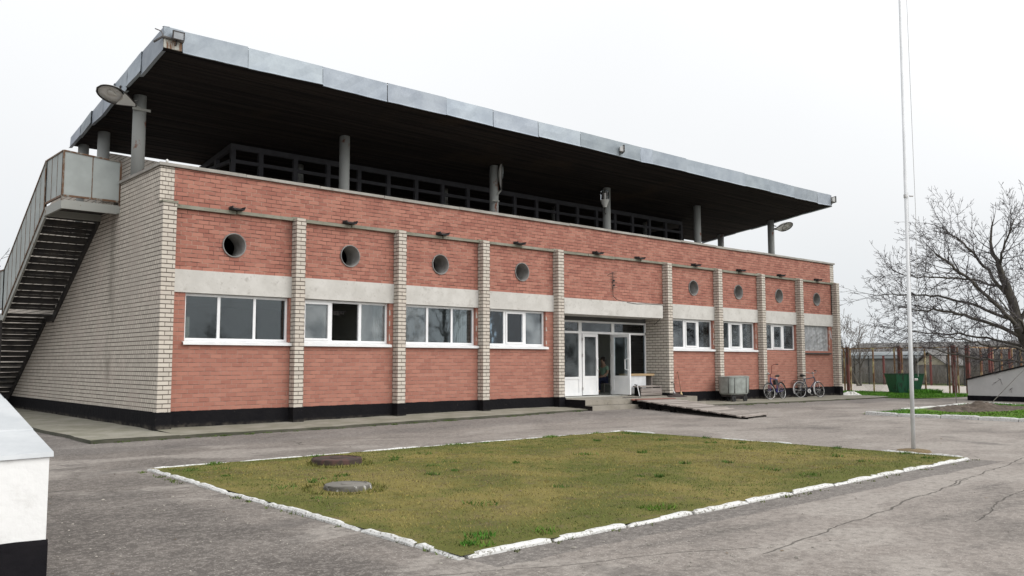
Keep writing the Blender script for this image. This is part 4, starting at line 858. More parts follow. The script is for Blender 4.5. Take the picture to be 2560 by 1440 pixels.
BRUSH = m_plain("broom_straw", (.58, .48, .28), (.46, .36, .19), 20, .9, sc=(1, 1, .2))
t_ = thing("broom", "straw broom with a long thin handle leaning on the wall beside the porch", "broom", (18.35, -.4, .36))
m = MB(); m.tube([(18.72, -.02, 1.22), (18.42, -.38, .52)], .013, 8); m.build("handle", m_wood("broom_handle", (.12, .06, .045), (.24, .15, .10)), t_)
m = MB(); m.lathe([(.018, .0), (.03, .05), (.06, .13), (.085, .19), (.02, .2)], 14, (18.45, -.345, .56), (-.22, -.3, -.93), sx=1.25, sy=.6); m.build("bristles", BRUSH, t_)
t_ = thing("long_dustpan", "dark dustpan with an upright bent wire handle beside the broom", "dustpan", (18.15, -.4, .36))
m = MB(); m.hexa([(17.9, -.62, .36), (18.3, -.62, .36), (18.3, -.3, .37), (17.9, -.3, .37), (17.9, -.62, .375), (18.3, -.62, .375), (18.32, -.28, .47), (17.88, -.28, .47)]); m.build("pan", DARKM, t_)
m = MB(); m.tube([(18.2, -.3, .45), (18.18, -.26, .80), (18.14, -.26, .83), (18.02, -.26, .85)], .01, 6); m.build("handle", DARKM, t_)
t_ = tag((lambda m: (m.tube([(18.06, -.12, .83), (18.22, -.34, .36)], .016, 8), m.build("white_stick", PVC))[1])(MB()), "short white stick leaning in the corner by the dustpan", "stick")
t_ = tag((lambda m: (m.hexa([(17.15, -.85, .375), (18.05, -.95, .35), (18.4, -.45, .355), (17.6, -.38, .385), (17.2, -.83, .40), (18.0, -.93, .375), (18.3, -.47, .385), (17.65, -.40, .41)]), m.build("dark_mat", m_plain("dark_mat_cloth", (.03, .024, .024), (.055, .04, .04), 6, .95, bump=.5, bscale=20, bd=.02)))[1])(MB()), "crumpled dark door mat lying on the end of the porch", "mat")

# ---------------------------------------------------------------- person sitting in the doorway
def skin_body(name, verts, edges, mats, parent=None, sub=2, root=0):
    me = bpy.data.meshes.new(name); me.from_pydata([v[0] for v in verts], edges, []); ob = bpy.data.objects.new(name, me); COL.objects.link(ob)
    md = ob.modifiers.new("skin", 'SKIN'); md.use_smooth_shade = True
    for i, v in enumerate(verts):
        sv = me.skin_vertices[0].data[i]; r = v[1]; sv.radius = r if isinstance(r, tuple) else (r, r); sv.use_root = (i == root)
    sm = ob.modifiers.new("sub", 'SUBSURF'); sm.levels = sub; sm.render_levels = sub; me.materials.append(mats)
    if parent:
        ob.parent = parent; ob.matrix_parent_inverse = Matrix.Translation(parent.location).inverted()
    return ob
SKIN = m_plain("skin", (.50, .31, .23), (.46, .28, .2), 3, .6, bump=0); SHIRT = m_plain("pale_green_cloth", (.33, .47, .36), (.27, .40, .30), 5, .9); TROUS = m_plain("navy_cloth", (.025, .03, .07), (.02, .022, .05), 5, .95); HAIR = m_plain("dark_hair", (.03, .022, .018), (.05, .035, .03), 20, .7)
qx, qy = 17.45, 2.45; FZ = .42
def W_(x, y, z): return (qx + x, qy + y, FZ + z)
per = thing("person", "person in a pale green top and navy trousers sitting inside the open doorway", "person", (qx, qy, FZ))
Vb = [(W_(0, 0, .50), (.15, .12)), (W_(.02, 0, .68), (.135, .11)), (W_(.02, 0, .86), (.15, .11)), (W_(.0, 0, .99), (.12, .09)), (W_(-.02, 0, 1.07), .055), (W_(-.045, 0, 1.15), .075), (W_(-.055, 0, 1.25), (.088, .085)), (W_(-.05, 0, 1.315), (.06, .06)),
      (W_(0, .16, .97), .055), (W_(-.05, .24, .76), .043), (W_(-.24, .17, .62), .034), (W_(-.32, .14, .61), (.030, .018)), (W_(0, -.16, .97), .055), (W_(-.04, -.24, .76), .043), (W_(-.24, -.17, .62), .034), (W_(-.32, -.14, .61), (.030, .018)),
      (W_(-.10, .10, .49), .10), (W_(-.42, .12, .50), .068), (W_(-.43, .12, .26), .056), (W_(-.42, .12, .07), .04), (W_(-.55, .13, .035), (.04, .03)), (W_(-.10, -.10, .49), .10), (W_(-.42, -.12, .50), .068), (W_(-.40, -.12, .26), .056), (W_(-.38, -.12, .07), .04), (W_(-.51, -.13, .035), (.04, .03)), (W_(-.135, 0, 1.215), .014)]
Eb = [(0, 1), (1, 2), (2, 3), (3, 4), (4, 5), (5, 6), (6, 7), (3, 8), (8, 9), (9, 10), (10, 11), (3, 12), (12, 13), (13, 14), (14, 15), (0, 16), (16, 17), (17, 18), (18, 19), (19, 20), (0, 21), (21, 22), (22, 23), (23, 24), (24, 25), (6, 26)]
# five fingers on each hand, resting on the thighs
for h, sgn in ((11, 1), (15, -1)):
    hx_, hy_, hz_ = Vb[h][0]
    for f, (dy, ln) in enumerate(((-.024, .062), (-.008, .072), (.008, .068), (.023, .052))):
        i = len(Vb); Vb.append(((hx_ - .035, hy_ + dy, hz_), .009)); Vb.append(((hx_ - .035 - ln * .6, hy_ + dy * 1.1, hz_ - .008), .008)); Vb.append(((hx_ - .035 - ln, hy_ + dy * 1.15, hz_ - .03), .007)); Eb += [(h, i), (i, i + 1), (i + 1, i + 2)]
    i = len(Vb); Vb.append(((hx_ - .005, hy_ - .038 * sgn, hz_ - .004), .010)); Vb.append(((hx_ - .045, hy_ - .055 * sgn, hz_ - .018), .008)); Eb += [(h, i), (i, i + 1)]
body = skin_body("body", Vb, Eb, SKIN, per, 1)
Vs = [(W_(.01, 0, .47), (.165, .135)), (W_(.02, 0, .68), (.15, .125)), (W_(.02, 0, .86), (.165, .125)), (W_(.0, 0, 1.0), (.125, .095)), (W_(0, .16, .97), .066), (W_(-.03, .22, .83), .058), (W_(0, -.16, .97), .066), (W_(-.03, -.22, .83), .058)]
skin_body("shirt", Vs, [(0, 1), (1, 2), (2, 3), (3, 4), (4, 5), (3, 6), (6, 7)], SHIRT, per)
Vt = [(W_(0, 0, .48), (.17, .14)), (W_(-.10, .10, .49), .113), (W_(-.42, .12, .50), .08), (W_(-.43, .12, .26), .068), (W_(-.42, .12, .10), .056), (W_(-.10, -.10, .49), .113), (W_(-.42, -.12, .50), .08), (W_(-.40, -.12, .26), .068), (W_(-.38, -.12, .10), .056)]
skin_body("trousers", Vt, [(0, 1), (1, 2), (2, 3), (3, 4), (0, 5), (5, 6), (6, 7), (7, 8)], TROUS, per)
m = MB(); m.lathe([(.0, .115), (.05, .108), (.085, .075), (.1, .02), (.092, -.05), (.06, -.08)], 18, W_(-.03, 0, 1.245)); m.build("hair", HAIR, per, smooth=True)
m = MB()
for sgn in (-1, 1): m.lathe([(0, -.011), (.01, -.004), (.01, .004), (0, .011)], 8, W_(-.137, .03 * sgn, 1.245), (1, 0, 0))
m.build("eyes", BLACK, per)
t_ = thing("wooden_chair", "plain chair holding the person inside the doorway", "chair", (qx, qy, FZ))
m = MB(); m.box(qx - .22, qx + .22, qy - .21, qy + .21, FZ + .33, FZ + .365); m.build("seat", WOODG, t_)
m = MB(); m.box(qx + .19, qx + .22, qy - .2, qy + .2, FZ + .55, FZ + .85); m.build("backrest", WOODG, t_)
for sx_ in (-.2, .2):
    for sy_ in (-.19, .19):
        m = MB(); m.box(qx + sx_ - .018, qx + sx_ + .018, qy + sy_ - .018, qy + sy_ + .018, FZ, FZ + (.85 if sx_ > 0 else .33)); m.build("leg", WOODG, t_)

# ================================================================ lamps
def head_mats(): return LAMPW
def street_head(t_, org, axis, upv, L_, wdt, hgt):
    """egg-shaped luminaire: axis = from neck to nose, lens on the side opposite upv"""
    A = Vector(axis).normalized(); U = Vector(upv); U = (U - A * U.dot(A)).normalized(); Sd = A.cross(U); O = Vector(org)
    prof = [(u_ / 24, (.16 + .84 * sin(pi / 2 * min(1, (u_ / 24) / .6)) ** 1.3) if u_ / 24 < .6 else math.sqrt(max(0, 1 - ((u_ / 24 - .6) / .4) ** 2))) for u_ in range(25)]
    def shell(sign, k, hh):
        m = MB(); nn = 12; rows = []
        for u, r in prof:
            row = []
            for j in range(nn + 1):
                a = pi * j / nn; row.append(O + A * (u * L_) + Sd * (cos(a) * r * wdt * k) + U * (sign * sin(a) * r * hh))
            rows.append(row)
        for i in range(len(rows) - 1):
            for j in range(nn): m.face((rows[i][j], rows[i][j + 1], rows[i + 1][j + 1], rows[i + 1][j]))
        return m
    shell(1, 1.0, hgt).build("housing", LAMPW, t_, smooth=True)
    m = MB(); P = [O + A * (u * L_) + Sd * (r * wdt) for u, r in prof] + [O + A * (u * L_) - Sd * (r * wdt) for u, r in reversed(prof[1:-1])]; m.tube(P, .016, 6, closed=True); m.build("rim", DARKM, t_)
    # reflector, bulb and lens in the front two thirds
    c = O + A * (.66 * L_); m = MB(); m.lathe([(1.0, 0.0), (.8, .35), (.3, .6), (0, .62)], 24, c - U * .004, U, sx=.30 * L_, sy=wdt * .86, xdir=A); 
    for q in range(len(m.v)):
        p = Vector(m.v[q]); h = (p - c).dot(U); m.v[q] = tuple(p - U * h + U * (h * hgt * .9))
    m.build("reflector", PVC, t_, smooth=True)
    m = MB(); m.lathe([(0, -.09), (.045, -.06), (.058, 0), (.04, .06), (.025, .12), (.02, .16)], 12, c + U * .05, -A); m.build("bulb", m_plain("bulb_white", (.75, .75, .72), (.7, .7, .68), 3, .3, bump=0), t_, smooth=True)
    m = MB(); m.lathe([(1.0, 0.0), (.8, .4), (.45, .8), (0, 1.0)], 24, c - U * .006, -U, sx=.31 * L_, sy=wdt * .9, xdir=A)
    for q in range(len(m.v)):
        p = Vector(m.v[q]); h = (p - c).dot(-U); m.v[q] = tuple(p + U * h - U * (h * .05))
    m.build("lens", LENS, t_, smooth=True)
    m = MB(); P = [O + A * (u * L_) + Sd * (r * wdt * .96) for u, r in prof[:11]] + [O + A * (u * L_) - Sd * (r * wdt * .96) for u, r in reversed(prof[1:11])]; m.face([p - U * .008 for p in P]); m.build("cover_plate", LAMPW, t_)
t_ = thing("street_lamp", "large egg-shaped street lamp strapped to the corner column by the staircase", "lamp", (-.2, 1.9, 7.8))
street_head(t_, (.02, 1.84, 7.80), (-.93, -.12, .22), (-.10, .55, .85), .98, .235, .17)
m = MB(); m.tube([(.02, 1.85, 7.80), (.12, 1.86, 7.76)], .03, 8); m.box(-.07, .36, 1.82, 1.85, 7.70, 7.76); m.tube([(.05, 1.84, 7.95), (-.02, 1.84, 7.92), (-.02, 1.84, 7.82)], .012, 6); m.build("bracket", STEEL_D, t_)
m = MB(); m.box(-.34, -.26, 1.9, 1.96, 8.0, 8.22); m.box(-.36, -.22, 1.88, 1.96, 8.2, 8.24); m.build("control_box", DARKM, t_)
t_ = thing("street_lamp", "round-faced street lamp on the far corner column, turned towards the yard", "lamp", (28.9, 1.9, 7.8))
street_head(t_, (28.78, 1.9, 7.74), (.80, -.35, .18), (-.15, .72, .62), .95, .27, .2)
m = MB(); m.tube([(28.56, 1.9, 7.72), (28.8, 1.9, 7.75)], .025, 8); m.box(28.5, 28.72, 1.82, 1.84, 7.66, 7.70); m.box(28.5, 28.72, 1.82, 1.84, 7.82, 7.86); m.build("bracket", DARKM, t_)
t_ = thing("street_lamp", "long street lamp standing upright along the third column, lens showing", "lamp", (11.7, 1.8, 7.3))
street_head(t_, (11.74, 1.74, 7.24), (.03, 0, 1.0), (-.75, .66, 0), .96, .15, .12)
m = MB(); m.tube([(11.63, 1.84, 7.10), (11.73, 1.75, 7.26)], .025, 8); m.tube([(11.3, 1.72, 6.86), (11.7, 1.84, 6.90)], .03, 8); m.build("bracket", STEEL_D, t_)
t_ = thing("lantern_lamp", "small lantern with glass cylinder and cone base on the fourth column", "lamp", (16.85, 1.8, 7.2))
m = MB(); m.lathe([(.06, .0), (.075, .02), (.165, .27), (.165, .285), (0, .285)], 20, (16.87, 1.78, 7.30)); m.build("cone_base", LAMPW, t_)
m = MB(); m.lathe([(.16, .0), (.16, .30), (.12, .33), (0, .34)], 20, (16.87, 1.78, 7.60)); m.build("glass_cylinder", LENS, t_); m = MB(); m.tube([(16.87, 1.78, 7.6), (16.87, 1.78, 7.84)], .04, 10); m.build("bulb", PVC, t_)
m = MB(); m.tube([(16.87, 1.78, 7.30), (16.88, 1.80, 7.12), (17.1, 1.95, 7.10)], .02, 8); m.build("bracket", DARKM, t_)
FGLASS = m_plain('floodlight_glass', (.34, .36, .385), (.28, .30, .32), 5, .3)
def floodlight(label, x, y, z, yaw, pitch, w_=.26, h_=.2, d_=.12):
    t_ = thing("floodlight", label, "floodlight", (x, y, z), 0, "floodlights on the roof edge")
    R_ = Matrix.Translation((x, y, z)) @ Matrix.Rotation(yaw, 4, 'Z') @ Matrix.Rotation(pitch, 4, 'X')
    def hx_(m, P): m.hexa([tuple(R_ @ Vector(p)) for p in P])
    m = MB(); hx_(m, [(-w_ / 2, -d_, -h_ / 2), (w_ / 2, -d_, -h_ / 2), (w_ / 3, 0, -h_ / 3), (-w_ / 3, 0, -h_ / 3), (-w_ / 2, -d_, h_ / 2), (w_ / 2, -d_, h_ / 2), (w_ / 3, 0, h_ / 3), (-w_ / 3, 0, h_ / 3)]); m.build("body", LAMPW, t_)
    m = MB(); q = .02
    for (a, b, c, d) in ((-w_ / 2 - q, w_ / 2 + q, -h_ / 2 - q, -h_ / 2), (-w_ / 2 - q, w_ / 2 + q, h_ / 2, h_ / 2 + q), (-w_ / 2 - q, -w_ / 2, -h_ / 2, h_ / 2), (w_ / 2, w_ / 2 + q, -h_ / 2, h_ / 2)):
        hx_(m, [(a, -d_ - .02, c), (b, -d_ - .02, c), (b, -d_ + .02, c), (a, -d_ + .02, c), (a, -d_ - .02, d), (b, -d_ - .02, d), (b, -d_ + .02, d), (a, -d_ + .02, d)])
    m.build("bezel", DARKM, t_); m = MB(); hx_(m, [(-w_ / 2, -d_ - .012, -h_ / 2), (w_ / 2, -d_ - .012, -h_ / 2), (w_ / 2, -d_ - .004, -h_ / 2), (-w_ / 2, -d_ - .004, -h_ / 2), (-w_ / 2, -d_ - .012, h_ / 2), (w_ / 2, -d_ - .012, h_ / 2), (w_ / 2, -d_ - .004, h_ / 2), (-w_ / 2, -d_ - .004, h_ / 2)]); m.build("glass", FGLASS, t_)
    m = MB(); m.tube([tuple(R_ @ Vector((0, 0, -h_ / 3))), tuple(R_ @ Vector((0, -.02, -h_ / 2 - .08))), (x, y + .05, z - h_ / 2 - .12)], .014, 6); m.build("bracket", DARKM, t_)
floodlight("grey box floodlight on the near roof corner above the peeling beam", -.05, -.86, 8.74, 0, radians(6), .22, .15, .10)
floodlight("small floodlight at the middle of the long roof edge", 14.73, -.83, 8.66, radians(55), radians(0))
floodlight("small floodlight at the far right tip of the roof edge", 28.86, -.85, 8.72, radians(60), radians(0), .28, .24)
t_ = thing("insulator", "small pale insulator knob standing on the coping above the near corner", "insulator", (.16, .1, 6.08))
m = MB(); m.lathe([(.012, 0), (.012, .04), (.03, .05), (.034, .08), (.02, .11), (0, .115)], 12, (.16, .06, 6.07)); m.build("knob", LAMPW, t_, smooth=True)

# ================================================================ trolley tub, bicycles
GREYP = m_plain("grey_tub_paint", (.30, .325, .305), (.22, .235, .22), 5.0, .7, bump=.2)
t_ = thing("tub_trolley", "grey metal tub trolley on small wheels standing against the brick wall", "trolley", (21.22, -.62, .07))
def tub_ring(k, z, dx=0):
    out = []
    for j in range(40):
        a = 2 * pi * j / 40; c, s_ = cos(a), sin(a); out.append((21.36 + dx + math.copysign(abs(c) ** .45, c) * .64 * k, -.62 + math.copysign(abs(s_) ** .55, s_) * .36 * k, z))
    return out
m = MB(); rings = [tub_ring(.9, .36), tub_ring(.97, .42), tub_ring(1.0, .60), tub_ring(1.02, .98), tub_ring(1.05, .985), tub_ring(1.05, 1.03), tub_ring(.99, 1.03), tub_ring(.97, .70)]
for A, Bq in zip(rings, rings[1:]):
    for j in range(40): m.face((A[j], A[(j + 1) % 40], Bq[(j + 1) % 40], Bq[j]))
m.face(list(reversed(rings[0]))); TB = m.build("tub", GREYP, t_)
m = MB(); lid = tub_ring(1.0, 1.0); m.face([(x, y, 1.0 + .04 * (x - 20.7)) for x, y, z in lid]); m.build("lid", GREYP, t_)
m = MB()
for j in (22, 27, 31, 35): 
    x, y, z = rings[2][j]; m.box(x - .012, x + .012, y - .012, y + .012, .40, 1.0)
m.build("rib", DARKM, TB)
m = MB(); m.box(20.85, 21.85, -.85, -.40, .28, .36); m.build("chassis", DARKM, t_)
for (x, y) in ((20.98, -.86), (21.76, -.84), (21.35, -.38)):
    m = MB(); m.lathe([(.03, -.03), (.12, -.03), (.135, -.015), (.135, .015), (.12, .03), (.03, .03)], 20, (x, y, .20), (0, 1, 0)); W_h = m.build("wheel", BLACK, t_); m = MB(); m.tube([(x, y, .2), (x, y + .05, .3)], .018, 6); m.build("fork", DARKM, t_)

def bicycle(label, loc, heading, lean, steer, col, barcol, fender, high, bag=False):
    t_ = bpy.data.objects.new("bicycle", None); COL.objects.link(t_); t_.location = loc; tag(t_, label, "bicycle", "bicycles leaning on the wall")
    t_.rotation_mode = 'XYZ'; t_.matrix_world = Matrix.Translation(loc) @ Matrix.Rotation(heading, 4, 'Z') @ Matrix.Rotation(lean, 4, 'X')
    FR = m_plain("bicycle_paint_" + col[0], col[1], tuple(c * .7 for c in col[1]), 6, .45, bump=0); rh = (0, 0, .34); fh = Vector((1.09, 0, .34)); bb = (.46, 0, .29); st = (.29, 0, .82); ht = Vector((.86, 0, .90)); hb = Vector((.905, 0, .72))
    R_ = Matrix.Translation(hb) @ Matrix.Rotation(steer, 4, (ht - hb).normalized()) @ Matrix.Translation(-hb)
    Q = lambda p: tuple(R_ @ Vector(p))
    m = MB(); m.tube([bb, st], .022, 10); m.tube([(.30, 0, .79), ht - Vector((0, 0, .03))], .021, 10); m.tube([bb, hb], .023, 10); m.tube([hb, ht], .025, 10)
    for s_ in (-.05, .05): m.tube([bb, (rh[0], s_, rh[2])], .010, 8); m.tube([(st[0] + .02, 0, st[2] - .05), (rh[0], s_, rh[2])], .009, 8)
    for s_ in (-.05, .05): m.tube([Q(hb), Q(hb + Vector((.02, s_, -.04))), Q((fh.x, s_, fh.z))], .011, 8)
    m.build("frame", FR, t_, world=False)
    def wheel(c, f):
        n = 40; ring = lambda r, k=0: [f((c[0] + r * cos(2 * pi * j / n), k, c[2] + r * sin(2 * pi * j / n))) for j in range(n)]
        m = MB(); m.tube([f((c[0], -.045, c[2])), f((c[0], .045, c[2]))], .025, 10)
        for j in range(28):
            a = 2 * pi * j / 28; m.tube([f((c[0], .03 * (-1) ** j, c[2])), f((c[0] + .305 * cos(a + .3 * (-1) ** (j // 2)), 0, c[2] + .305 * sin(a + .3 * (-1) ** (j // 2))))], .0018, 3, caps=False)
        Wh = m.build("wheel", CHROME, t_, world=False); m = MB(); m.tube(ring(.325), .019, 8, closed=True); m.build("tyre", BLACK, Wh, world=False); m = MB(); m.tube(ring(.303), .012, 6, closed=True); m.build("rim", CHROME, Wh, world=False)
    I_ = lambda p: tuple(p)
    wheel(rh, I_); wheel(tuple(fh), Q)
    m = MB(); m.lathe([(0, -.14), (.05, -.135), (.095, -.08), (.085, -.02), (.045, .06), (.03, .14), (0, .15)], 14, (.26, 0, .955), (1, 0, 0), sx=.55, sy=1.0, xdir=(0, 0, 1)); m.build("saddle", BLACK, t_, world=False, smooth=True)
    m = MB(); m.tube([st, (.265, 0, .92)], .013, 8); m.build("seat_post", CHROME, t_, world=False)
    HB = m_plain("handlebar_" + col[0], barcol, tuple(c * .8 for c in barcol), 5, .4, metal=.3, bump=0); top = ht + Vector((-.04, 0, .12)); hgt = .33 if high else .07
    m = MB(); m.tube([Q(ht), Q(top)], .014, 8)
    for s_ in (-1, 1): m.tube([Q(top), Q(top + Vector((.04, .10 * s_, .03))), Q(top + Vector((.02, .19 * s_, hgt))), Q(top + Vector((-.08, .26 * s_, hgt + .03))), Q(top + Vector((-.22, .29 * s_, hgt + .02)))], .012, 8)
    H_ = m.build("handlebar", HB, t_, world=False); m = MB()
    for s_ in (-1, 1): m.tube([Q(top + Vector((-.12, .275 * s_, hgt + .028))), Q(top + Vector((-.24, .295 * s_, hgt + .02)))], .018, 8)
    m.build("grip", BLACK, H_, world=False)
    m = MB(); m.lathe([(0, .02), (.045, .015), (.045, -.015), (0, -.02)], 12, Q(top + Vector((.05, -.05 if high else .04, .05))), (1, .2, 0)); m.build("headlamp", CHROME, t_, world=False)
    FM = m_plain("mudguard_" + col[0], fender, tuple(c * .85 for c in fender), 5, .35, bump=0)
    def guard(c, f, a0, a1):
        m = MB(); prev = None
        for j in range(15):
            a = a0 + (a1 - a0) * j / 14; pr = [f((c[0] + r * cos(a), y, c[2] + r * sin(a))) for r, y in ((.355, -.032), (.372, -.018), (.375, .0), (.372, .018), (.355, .032))]
            if prev:
                for q in range(4): m.face((prev[q], prev[q + 1], pr[q + 1], pr[q]))
            prev = pr
        m.build("mudguard", FM, t_, world=False)
    guard(rh, I_, radians(40), radians(205)); guard(tuple(fh), Q, radians(75), radians(215))
    m = MB(); m.lathe([(.03, -.004), (.095, -.004), (.095, .004), (.03, .004)], 24, (bb[0], -.05, bb[2]), (0, 1, 0)); m.tube([(bb[0], -.06, bb[2]), (bb[0] + .06, -.07, bb[2] - .16), (bb[0] + .06, -.16, bb[2] - .16)], .011, 6); m.tube([(bb[0], .06, bb[2]), (bb[0] - .06, .07, bb[2] + .16), (bb[0] - .06, .16, bb[2] + .16)], .011, 6); m.build("crank", CHROME, t_, world=False)
    if bag:
        m = MB(); m.box(.36, .58, -.06, .06, .60, .79, jit=.008); m.build("frame_bag", BLACK, t_, world=False)
    m = MB(); m.box(-.32, .16, -.07, .07, .735, .75); m.tube([(-.28, .06, .735), rh], .006, 5); m.tube([(-.28, -.06, .735), rh], .006, 5); m.build("rack", DARKM, t_, world=False)
bicycle("dark blue bicycle with high red handlebars leaning by the pier nearer the trolley", (25.15, -.42, apz(25) - .01), radians(186), radians(8), radians(-16), ("blue", (.03, .03, .16)), (.16, .03, .035), (.025, .025, .03), True, bag=True)
bicycle("grey bicycle with white mudguards and its front wheel turned, leaning by the end pier", (26.75, -.30, apz(27) - .01), radians(-17), radians(-8), radians(9), ("grey", (.06, .065, .09)), (.45, .45, .46), (.62, .62, .62), False)

# ================================================================ yard furniture
RUSTRED = m_rust("rust_red_iron", (.085, .045, .038), (.06, .042, .035), .5, 8.0)
def well_cover(name, label, x, y, r, h, mats, lidm, chip=False):
    t_ = thing(name, label, "manhole", (x, y, .05), 0, "manhole covers in the lawn"); rz_ = random.Random(int(x * 100))
    m = MB(); n = 36; prof = [(1.02, -.05), (1.0, h * .5), (.99, h - .012), (.96, h)]; base = []
    for r_, z in prof: base.append([(x + r * r_ * cos(2 * pi * j / n) * (1 + (rz_.uniform(-.035, .03) if chip else rz_.uniform(-.006, .006))), y + r * r_ * sin(2 * pi * j / n), .045 + z + (rz_.uniform(-.008, .004) if chip and z > 0 else 0)) for j in range(n)])
    for A, Bq in zip(base, base[1:]):
        for j in range(n): m.face((A[j], A[(j + 1) % n], Bq[(j + 1) % n], Bq[j]))
    m.build("rim", mats, t_)
    m = MB(); m.lathe([(r * .955, h - .004), (r * .80, h + .004), (r * .78, h - .006), (r * .30, h - .004), (r * .28, h + .008), (0, h + .008)], 36, (x, y, .045)); m.build("lid", lidm, t_)
    return t_
well_cover("manhole_cover", "round rust-red iron manhole cover raised on a ring in the grass", -.06, -7.98, .375, .085, RUSTRED, RUSTRED)
well_cover("manhole_cover", "round grey concrete manhole cover with flaking whitewashed rim in the grass", -1.33, -10.40, .285, .06, m_rust("flaking_whitewash", (.55, .54, .51), (.14, .13, .115), .62, 11, sc=(1, 1, .25)), m_concrete("manhole_concrete", (.19, .178, .16), (.135, .127, .112), (.08, .072, .064), .4), chip=True)

t_ = thing("flagpole", "tall thin white flagpole with halyard standing at the corner of the lawn", "flagpole", (8.5, -12.9, 0))
POLEW = m_plain("flagpole_paint", (.60, .61, .62), (.50, .51, .52), 3, .5, bump=.1)
bp0 = Vector((8.504, -12.896, 0)); dirp = Vector((.0225, 0, 1))
m = MB(); m.tube([bp0 + dirp * z for z in (-.2, 3.0, 3.001, 5.0, 5.001, 12.5)], [.036, .033, .029, .027, .024, .018], 14); m.build("pole", POLEW, t_, smooth=True)
m = MB(); m.tube([bp0 + dirp * 4.50, bp0 + dirp * 4.56], .036, 12); m.tube([bp0 + dirp * 4.53 + Vector((.04, -.05, 0)), bp0 + dirp * 4.53 + Vector((.09, -.09, 0))], .014, 6); m.tube([bp0 + dirp * 1.25 + Vector((.03, -.04, 0)), bp0 + dirp * 1.25 + Vector((.08, -.07, 0))], .02, 6); m.tube([bp0 + dirp * 1.2 + Vector((.026, -.028, 0)), bp0 + dirp * 4.6 + Vector((.026, -.028, 0))], .003, 4); m.build("cleat", CHROME, t_)
m = MB(); m.tube([bp0 + dirp * 12.3 + Vector((.06, -.06, 0)), bp0 + dirp * 7.5 + Vector((.10, -.09, 0)), bp0 + dirp * 4.2 + Vector((.13, -.11, 0)), bp0 + dirp * 1.3 + Vector((.09, -.08, 0))], .004, 5); m.build("halyard", m_plain("rope", (.35, .35, .34), (.3, .3, .29), 9, .9, bump=0), t_)
m = MB(); m.lathe([(.30, -.02), (.26, .02), (.15, .035), (.04, .04)], 18, (8.5, -12.9, .01)); kind(m.build("soil_patch", m_turf("bare_soil", (.20, .15, .085), (.26, .20, .12), (.12, .085, .055))), 'structure')

# sloping walls with metal caps -------------------------------------------------
tq = NT('cap_sheet'); cq = tq.mix(tq.sstep(tq.noise(1.8, 5, .65), .3, .7), (.39, .41, .425), (.49, .505, .515)); cq = tq.mix(tq.math('MULTIPLY', tq.sstep(tq.noise(3.0, 4, .6, sc=(1, 2.5, 1), loc=(2, 4, 1)), .66, .76), .55), cq, (.33, .25, .17)); cq = tq.mix(tq.math('MULTIPLY', tq.sstep(tq.noise(9, 5, .7), .58, .75), .4), cq, (.36, .38, .40)); tq.bump(tq.noise(2.5, 3), .25, .03); CAPM = tq.fin(cq, .5, .1)
WWHITE = m_concrete("white_render", (.80, .80, .79), (.74, .74, .73), (.55, .54, .52), .12); WGREY = m_concrete("grey_render", (.50, .50, .495), (.44, .44, .435), (.33, .325, .32), .10)
t_ = thing("sloping_wall", "white sloping wall with black base and grey sheet metal cap in the near left corner", "wall", (-7, -11, 0))
xa, xb, ya, yb = -9.4, -5.15, -12.5, -6.8; sl = .212
m = MB(); za, zb_ = .885, .885 + sl * (yb - ya); m.hexa([(xa, ya, .262), (xb, ya, .262), (xb, yb, .262), (xa, yb, .262), (xa, ya, za), (xb, ya, za), (xb, yb, zb_), (xa, yb, zb_)]); m.build("rendered_face", WWHITE, t_)
m = MB(); rw_ = random.Random(3); n = 40; m.box(xa, xb + .012, ya - .012, yb, -.1, .235)
for k in range(n):
    xA, xB = xa + (xb + .012 - xa) * k / n, xa + (xb + .012 - xa) * (k + 1) / n; h_ = [.262 + .022 * mnoise.noise((x * 1.6, 0, 0)) + .01 * mnoise.noise((x * 6, 3, 0)) for x in (xA, xB)]
    m.face([(xA, ya - .011, .234), (xB, ya - .011, .234), (xB, ya - .006, h_[1]), (xA, ya - .006, h_[0])])
m.build("base", BASEP, t_)
m = MB(); rw = random.Random(4); yy = ya - .02; i = 0
while yy < yb:
    y2 = min(yb, yy + (.62 if i == 0 else 1.0)); z0_, z1_ = za + sl * (yy - ya) + .006 + .004 * (i % 2), za + sl * (y2 - ya) + .006 + .004 * (i % 2); n = 14; prev = None
    g_ = rw.uniform(.95, 1.1)
    for k in range(n + 1):
        x = xa + (xb + .025 - xa) * k / n; w0 = .006 * sin(k * 1.9 + i); cur = [(x, yy, z0_ - (.022 if i == 0 else .004) + w0 * .5), (x, yy + .012, z0_ + .010 + w0), (x, y2 + .01, z1_ + .010 + .004 * sin(k * 1.3 + 1))]
        if prev:
            for q in range(2): m.face((prev[q], cur[q], cur[q + 1], prev[q + 1]), 0, (g_ * 1.15, g_ * 1.15, g_ * 1.13))
        prev = cur
    e = [(xb + .025, yy, z0_ - .03), (xb + .025, y2, z1_ - .03), (xb + .025, y2 + .01, z1_ + .012), (xb + .025, yy + .012, z0_ + .012)]; m.face(e, 0, (g_, g_, g_)); yy = y2; i += 1
m.build("metal_cap", CAPM, t_)
t_ = thing("sloping_wall", "grey sloping wall with black base and metal cap edge beyond the bare tree", "wall", (31, -9, 0))
xa, xb, ya, yb = 30.62, 31.5, -19.0, -5.53; sl = .258
def zz_(y): return .855 + sl * (yb - y)
m = MB(); m.hexa([(xa, ya, .205), (xb, ya, .205), (xb, yb, .205), (xa, yb, .205), (xa, ya, zz_(ya)), (xb, ya, zz_(ya)), (xb, yb, zz_(yb)), (xa, yb, zz_(yb))]); m.build("rendered_face", WGREY, t_)
m = MB(); m.box(xa - .02, xb + .02, ya, yb + .02, -.1, .205); m.build("base", BASEP, t_)
